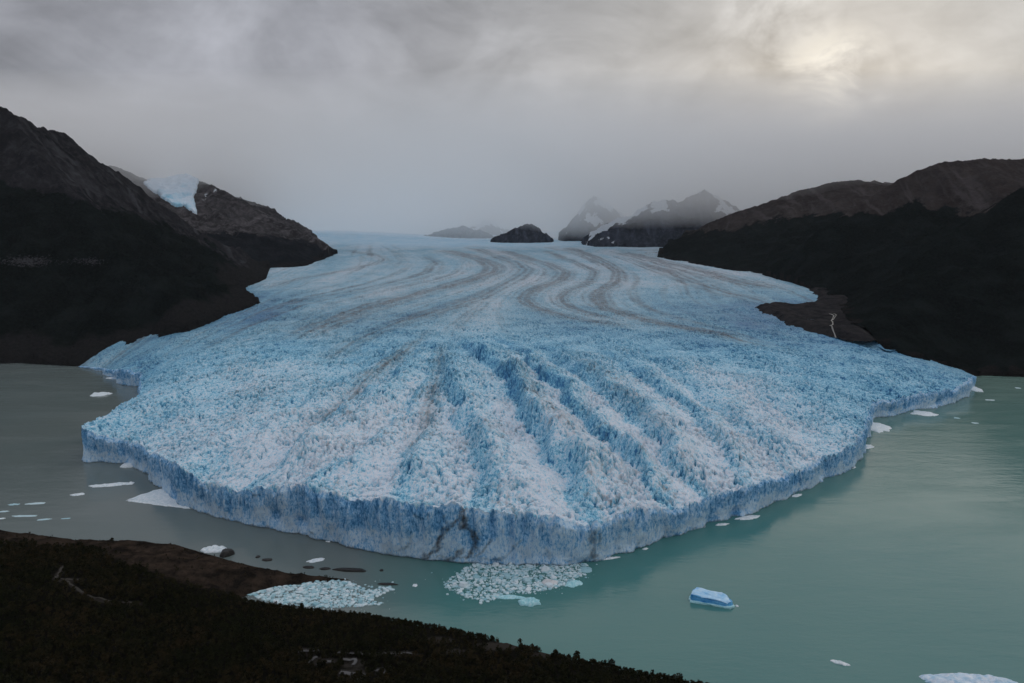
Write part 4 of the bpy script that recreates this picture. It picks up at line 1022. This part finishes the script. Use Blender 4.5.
# broken ice along the waterline of the cliff
for a, b, w_, h_, an in ((610, 557.8, 20, 2.0, 16), (645, 548.5, 6, 1.4, 22), (722, 524, 14, 2.0, 16), (748, 517, 28, 3.6, 18), (797, 495, 14, 1.8, 26), (853, 467, 7, 1.6, 40), (328, 541, 5, 1.2, -14)):
    F_(a, b + .6, w_, h_, 1.6, an, ('largest' if w_ > 20 else 'small') + ' strip of calved ice floating along the foot of the cliff', group='calved ice along the cliff foot' )

# ---- brash ice packs: loose chunks one can tell apart, on finer slush
chunk_me = [hull_mesh('ice_chunk', slab_pts(1.0, R_.uniform(.55, .95), R_.uniform(.12, .40), R_, 8), M_GREYICE if i_ % 3 else M_WHITEICE) for i_ in range(9)]
pack_a = [(443, 584), (455, 575), (470, 565), (478, 562.5), (520, 563), (560, 563), (586, 564), (592, 570), (584, 574), (577, 578), (566, 584), (555, 589), (540, 592), (525, 594), (505, 594), (497, 600), (483, 601.5), (466, 598), (452, 592)]
pack_b = [(250, 594), (262, 589), (280, 586), (297, 586), (305, 582), (330, 580.5), (352, 582), (362, 588), (374, 591), (380, 586.5), (391, 588), (388, 592), (378, 596), (370, 601), (384, 603), (360, 607), (330, 608), (290, 606), (262, 600)]
def pack(poly, n, smin, smax, group, labels, seed, density):
    pw_ = [at_z(*q_) for q_ in poly]; r = np.random.default_rng(seed)
    xs_, ys_ = [q_[0] for q_ in pw_], [q_[1] for q_ in pw_]
    pts = []; tries = 0
    while len(pts) < n and tries < 60000:
        tries += 1
        x, y = r.uniform(min(xs_), max(xs_)), r.uniform(min(ys_), max(ys_))
        if not inside(np.array([x]), np.array([y]), pw_)[0]: continue
        s_ = smin + (smax - smin) * r.random() ** 2.6
        if all((x - a) ** 2 + (y - b) ** 2 > (.42 * (s_ + c_)) ** 2 for a, b, c_ in pts): pts.append((x, y, s_))
    srt = sorted(range(len(pts)), key=lambda i_: -pts[i_][2])
    for rank, i_ in enumerate(srt):
        x, y, s_ = pts[i_]
        o = bpy.data.objects.new('ice_chunk', chunk_me[int(r.integers(9))]); COL.objects.link(o)
        o.location = (x, y, r.uniform(-.1, .25)); o.rotation_euler = (r.uniform(-.18, .18), r.uniform(-.18, .18), r.uniform(0, 6.28)); o.scale = (s_, s_, s_ * r.uniform(.5, 1.0))
        tag(o, labels[0] if s_ > smin + .45 * (smax - smin) else labels[1], 'ice chunk', group)
    # slush: countless crumbs between them, one mass
    vs_, fs_, nv_ = [], [], 0
    m_ = 0
    while m_ < density:
        x, y = r.uniform(min(xs_) - 22, max(xs_) + 22), r.uniform(min(ys_) - 14, max(ys_) + 4)
        if not inside(np.array([x]), np.array([y]), pw_)[0]:
            if r.random() > 0.10 * math.exp(-float(seg_dist(np.array([x]), np.array([y]), pw_ + pw_[:1])[0][0]) / 5.0): continue
        m_ += 1; s_ = .6 + 4.6 * r.random() ** 4; a0 = r.uniform(0, 6.28); kk = 5
        top = [(x + math.cos(a0 + 6.283 * i_ / kk) * s_ * r.uniform(.4, .6), y + math.sin(a0 + 6.283 * i_ / kk) * s_ * r.uniform(.4, .6), r.uniform(.1, .35) + .12 * s_) for i_ in range(kk)]
        b0 = len(vs_)
        vs_ += top + [(p_[0] * 1.0, p_[1], -.3) for p_ in top] + [(x, y, r.uniform(.25, .5) + .16 * s_)]
        for i_ in range(kk):
            j_ = (i_ + 1) % kk
            fs_ += [(b0 + i_, b0 + i_ + kk, b0 + j_ + kk), (b0 + i_, b0 + j_ + kk, b0 + j_), (b0 + i_, b0 + j_, b0 + 2 * kk)]
    return np.array(vs_), np.array(fs_)
v1, f1_ = pack(pack_a, 165, 2.8, 15.0, 'chunks in the brash ice pack under the cliff', ['big slab of ice in the brash pack under the glacier cliff', 'small chunk of ice in the brash pack under the glacier cliff'], 5, 3800)
o = mesh_np('slush', v1, f1_, M_GREYICE, None, False); tag(o, 'fine broken ice filling the pack under the glacier cliff', 'brash ice', kind='stuff')
v1, f1_ = pack(pack_b, 118, 2.4, 10.0, 'chunks in the brash ice pack by the wooded shore', ['big slab of ice in the brash pack by the wooded shore', 'small chunk of ice in the brash pack by the wooded shore'], 6, 3600)
o = mesh_np('slush', v1, f1_, M_GREYICE, None, False); tag(o, 'fine broken ice filling the pack by the wooded shore', 'brash ice', kind='stuff')
F_(508, 597, 29, 4.5, 1.4, -3, 'flat pale turquoise floe on the outer edge of the brash pack', mat=M_TURQ)
o = F_(529, 602.5, 21, 9, 5.0, 0, 'small bright turquoise iceberg just off the brash pack', 'iceberg', 'iceberg', M_TURQ)
F_(574, 584, 20, 6, 2.2, 24, 'elongated turquoise floe at the outer corner of the brash pack', mat=M_TURQ)
F_(549, 583, 16, 7, 3.0, 10, 'dull pinkish mound of ice inside the brash pack', mat=mat_ice('dusty_ice', (0.45, 0.48, 0.50), (0.66, 0.66, 0.68)))
F_(586, 570, 14, 6, 2.2, 0, 'grey tip of ice at the far end of the brash pack', mat=M_GREYICE)

# ---- shore rocks
def rock(px, py, wpx, hpx, H, ang, lab):
    x0, y0 = at_z(px, py, 0); L = m_per_px(px, py) * wpx
    W = max(2.0, abs(at_z(px, py - hpx / 2)[1] - at_z(px, py + hpx / 2)[1]))
    me = hull_mesh('rock', slab_pts(L, W, H, R_, 16, .9), M_ROCK); o = bpy.data.objects.new('rock', me); COL.objects.link(o)
    o.location = (x0, y0, 0); o.rotation_euler = (0, 0, math.radians(ang)); tag(o, lab, 'rock', 'dark rocks off the headland')
rock(227, 554.5, 15, 7, 6.5, 0, 'big black boulder in front of the stranded white iceberg')
rock(267, 560, 12, 3, 1.6, -6, 'low dark rock awash between the boulder and the long skerry')
rock(258, 557, 5, 2.4, 1.4, 0, 'small dark rock beside the low one awash')
rock(309, 567.5, 13, 2.6, 1.4, -6, 'short dark rock at the near end of the long skerry')
rock(325, 569, 12, 2.6, 1.4, -4, 'low dark rock between the short one and the long skerry')
rock(351, 570.5, 39, 4, 2.2, -4, 'long flat black skerry, the longest of the rocks')
rock(381.5, 570.5, 4, 2.4, 1.4, 0, 'tiny dark rock alone past the long skerry')
rock(388, 584.5, 22, 2.2, 1.3, -4, 'flat dark rock bar at the end of the shore brash ice')

# ------------------------------------------------------------------ AIR: haze and low cloud
def volume_mat(name, col, den, aniso=0.0):
    m = bpy.data.materials.new(name); m.use_nodes = True; t = m.node_tree; t.nodes.clear()
    v_ = t.nodes.new('ShaderNodeVolumePrincipled'); v_.inputs['Color'].default_value = (*col, 1); v_.inputs['Density'].default_value = den; v_.inputs['Anisotropy'].default_value = aniso
    o_ = t.nodes.new('ShaderNodeOutputMaterial'); t.links.new(v_.outputs[0], o_.inputs['Volume'])
    return m
def box_obj(name, lo, hi, mat):
    vv = [(x, y, z) for z in (lo[2], hi[2]) for y in (lo[1], hi[1]) for x in (lo[0], hi[0])]
    return mesh_np(name, np.array(vv), np.array([(0, 2, 3, 1), (4, 5, 7, 6), (0, 1, 5, 4), (2, 6, 7, 3), (0, 4, 6, 2), (1, 3, 7, 5)]), mat, None, False)
HB = R + 400
o = box_obj('haze', (-HB, -HB, -5.0), (HB, HB, 1750.0), volume_mat('haze_air', (0.88, 0.93, 1.0), 5.0e-6))
tag(o, 'thin blue-grey haze in the valley air', 'haze', kind='stuff')
# cloud deck sinking onto the far peaks: its underside drops towards the ice field
def cloud(name, lab, x0, x1, yn, yf, zn, zf_, top, den, seed, nx_=60, ny_=40):
    xs = np.linspace(x0, x1, nx_); ys = np.linspace(yn, yf, ny_); x, y = np.meshgrid(xs, ys)
    f = (y - yn) / (yf - yn); e = np.clip(np.minimum(np.minimum((x - x0), (x1 - x)) / ((x1 - x0) * .3), 1), 0, 1)
    zb_ = zn + (zf_ - zn) * f + 70 * fbm(x / 1100, y / 1100, seed, 3) + (1 - e) ** 2 * (top - zn) * 0.9
    wl = sstep(700, -500, x) * sstep(-2500, -1600, x)
    zb_ = zb_ * (1 - wl) + wl * (900 - 0.30 * (y - 5250) + 90 * fbm(x / 1100, y / 1100, seed + 5, 3))
    zb_ = zb_ + 90 * np.exp(-((x - 480) / 560) ** 2)
    zb_ = np.maximum(zb_, 120.0)
    zb_ = np.minimum(zb_, top - 20)
    zt_ = np.full(x.shape, top)
    n = nx_ * ny_
    vv = np.concatenate([np.stack([x, y, zb_], -1).reshape(-1, 3), np.stack([x, y, zt_], -1).reshape(-1, 3)])
    q_ = grid_quads(ny_, nx_); i_ = np.arange(n).reshape(ny_, nx_)
    ring = np.concatenate([i_[0, :], i_[1:, -1], i_[-1, -2::-1], i_[-2:0:-1, 0]])
    rn = np.roll(ring, -1)
    qd = np.concatenate([q_[:, ::-1], q_ + n, np.stack([ring, rn, rn + n, ring + n], 1)])
    o = mesh_np(name, vv, qd, volume_mat(name + '_vapour', (0.995, 0.997, 1.0), den), None, False)
    tag(o, lab, 'cloud', kind='stuff')
cloud('clouds', 'low cloud sinking onto the far peaks behind the glacier', -7500, 6500, 4700, 12800, 575, -802, 1400, 9.0e-4, 951)

# ------------------------------------------------------------------ SKY, SUN
w = bpy.data.worlds.new('World'); sc.world = w; w.use_nodes = True
t = w.node_tree; t.nodes.clear()
SUN_EL, SUN_AZ = math.radians(10.0), math.radians(23.7)          # azimuth from +Y towards +X
class WT(NT):
    def __init__(s, tree): s.t = tree
k = WT(t)
sky = k.n('ShaderNodeTexSky', sky_type='NISHITA', sun_disc=False)
sky.sun_elevation = SUN_EL; sky.sun_rotation = SUN_AZ; sky.altitude = 400; sky.air_density = 1.0; sky.dust_density = 2.0
g = k.n('ShaderNodeTexCoord').outputs['Generated']
dv = k.n('ShaderNodeVectorMath', {0: g}, operation='NORMALIZE').outputs[0]
sep = k.n('ShaderNodeSeparateXYZ', {0: dv}); dz = sep.outputs[2]
hz = k.math('ADD', k.math('MAXIMUM', dz, 0.0), 0.40)
cx_ = k.math('DIVIDE', sep.outputs[0], hz); cy_ = k.math('DIVIDE', sep.outputs[1], hz)
pl = k.n('ShaderNodeCombineXYZ', {0: cx_, 1: cy_, 2: 0.0}).outputs[0]
n1 = k.noise(pl, 1.7, 6, 0.52, 0.7); n2 = k.noise(pl, 5.5, 6, 0.62, 0.4)
n3 = k.noise(k.scalev(pl, (1.0, 0.8, 1.0)), 3.2, 6, 0.58, 1.2)
sd = (math.sin(SUN_AZ) * math.cos(SUN_EL), math.cos(SUN_AZ) * math.cos(SUN_EL), math.sin(SUN_EL))
dot = k.n('ShaderNodeVectorMath', {0: dv, 1: sd}, operation='DOT_PRODUCT').outputs['Value']
broad = k.ramp(dot, 0.80, 1.0); narrow = k.ramp(dot, 0.9970, 0.9999)
right_lift = k.ramp(sep.outputs[0], -0.5, 0.65)
br = k.math('ADD', k.ramp(n1, 0.32, 0.68, 0.24, 0.43), k.ramp(n3, 0.33, 0.67, -0.05, 0.06))
br = k.math('ADD', br, k.ramp(k.noise(pl, 9.0, 6, 0.6, 0.6), 0.3, 0.7, -0.02, 0.02))
br = k.math('ADD', br, k.math('MULTIPLY', k.math('POWER', broad, 2.0), 0.03))
br = k.math('ADD', br, k.math('MULTIPLY', k.math('MULTIPLY', narrow, k.ramp(n2, 0.36, 0.56)), 0.34))
low_l = k.ramp(dz, 0.16, 0.0)
br = k.math('ADD', br, k.math('MULTIPLY', low_l, 0.11))
d2 = Vector(ray(772, 14)).normalized(); d3 = Vector(ray(930, 40)).normalized()
for dd_, a_, b_, st_ in ((d2, 0.9965, 0.9999, 0.16), (d3, 0.985, 0.9995, 0.05)):
    dt_ = k.n('ShaderNodeVectorMath', {0: dv, 1: tuple(dd_)}, operation='DOT_PRODUCT').outputs['Value']
    br = k.math('ADD', br, k.math('MULTIPLY', k.math('MULTIPLY', k.ramp(dt_, a_, b_), k.ramp(n2, 0.44, 0.60)), st_))
br = k.math('ADD', br, k.ramp(sep.outputs[0], 0.0, 0.6, 0.0, 0.09))
br = k.math('ADD', br, k.ramp(sep.outputs[0], -0.65, -0.05, -0.035, 0.0))
br = k.math('MULTIPLY', br, 1.0)
zen = k.ramp(dz, 0.30, 0.95, 1.0, 2.0)
br = k.math('MULTIPLY', br, zen)
tint = k.mix(k.ramp(k.math('ADD', right_lift, k.math('MULTIPLY', broad, 0.35)), 0.2, 1.1), (0.945, 0.965, 1.07), (1.012, 1.00, 0.975))
tint = k.mix(k.math('MULTIPLY', narrow, k.ramp(n2, 0.42, 0.60)), tint, (1.04, 1.0, 0.90))
cl_ = k.n('ShaderNodeVectorMath', {0: tint, 'Scale': k.math('MULTIPLY', br, 10.0)}, operation='SCALE').outputs[0]
colr = k.mix(0.965, sky.outputs[0], cl_)
bg = k.n('ShaderNodeBackground', {'Color': colr, 'Strength': 0.1})
k.n('ShaderNodeOutputWorld', {'Surface': bg.outputs[0]})
sl = bpy.data.lights.new('sun', 'SUN'); sl.energy = 0.5; sl.angle = math.radians(80.0); sl.color = (1.0, 0.93, 0.84)
so = bpy.data.objects.new('sun', sl); COL.objects.link(so)
so.rotation_euler = Vector((-sd[0], -sd[1], -sd[2])).to_track_quat('-Z', 'Y').to_euler()
so.location = (0, 0, 2500)

# ------------------------------------------------------------------ render settings
sc.view_settings.view_transform = 'Standard'; sc.view_settings.look = 'None'
sc.view_settings.exposure = 0.18; sc.view_settings.gamma = 1.0; sc.view_settings.use_curve_mapping = False
sc.render.engine = 'CYCLES'
sc.cycles.use_denoising = True
sc.cycles.max_bounces = 18; sc.cycles.diffuse_bounces = 3; sc.cycles.glossy_bounces = 3; sc.cycles.volume_bounces = 16
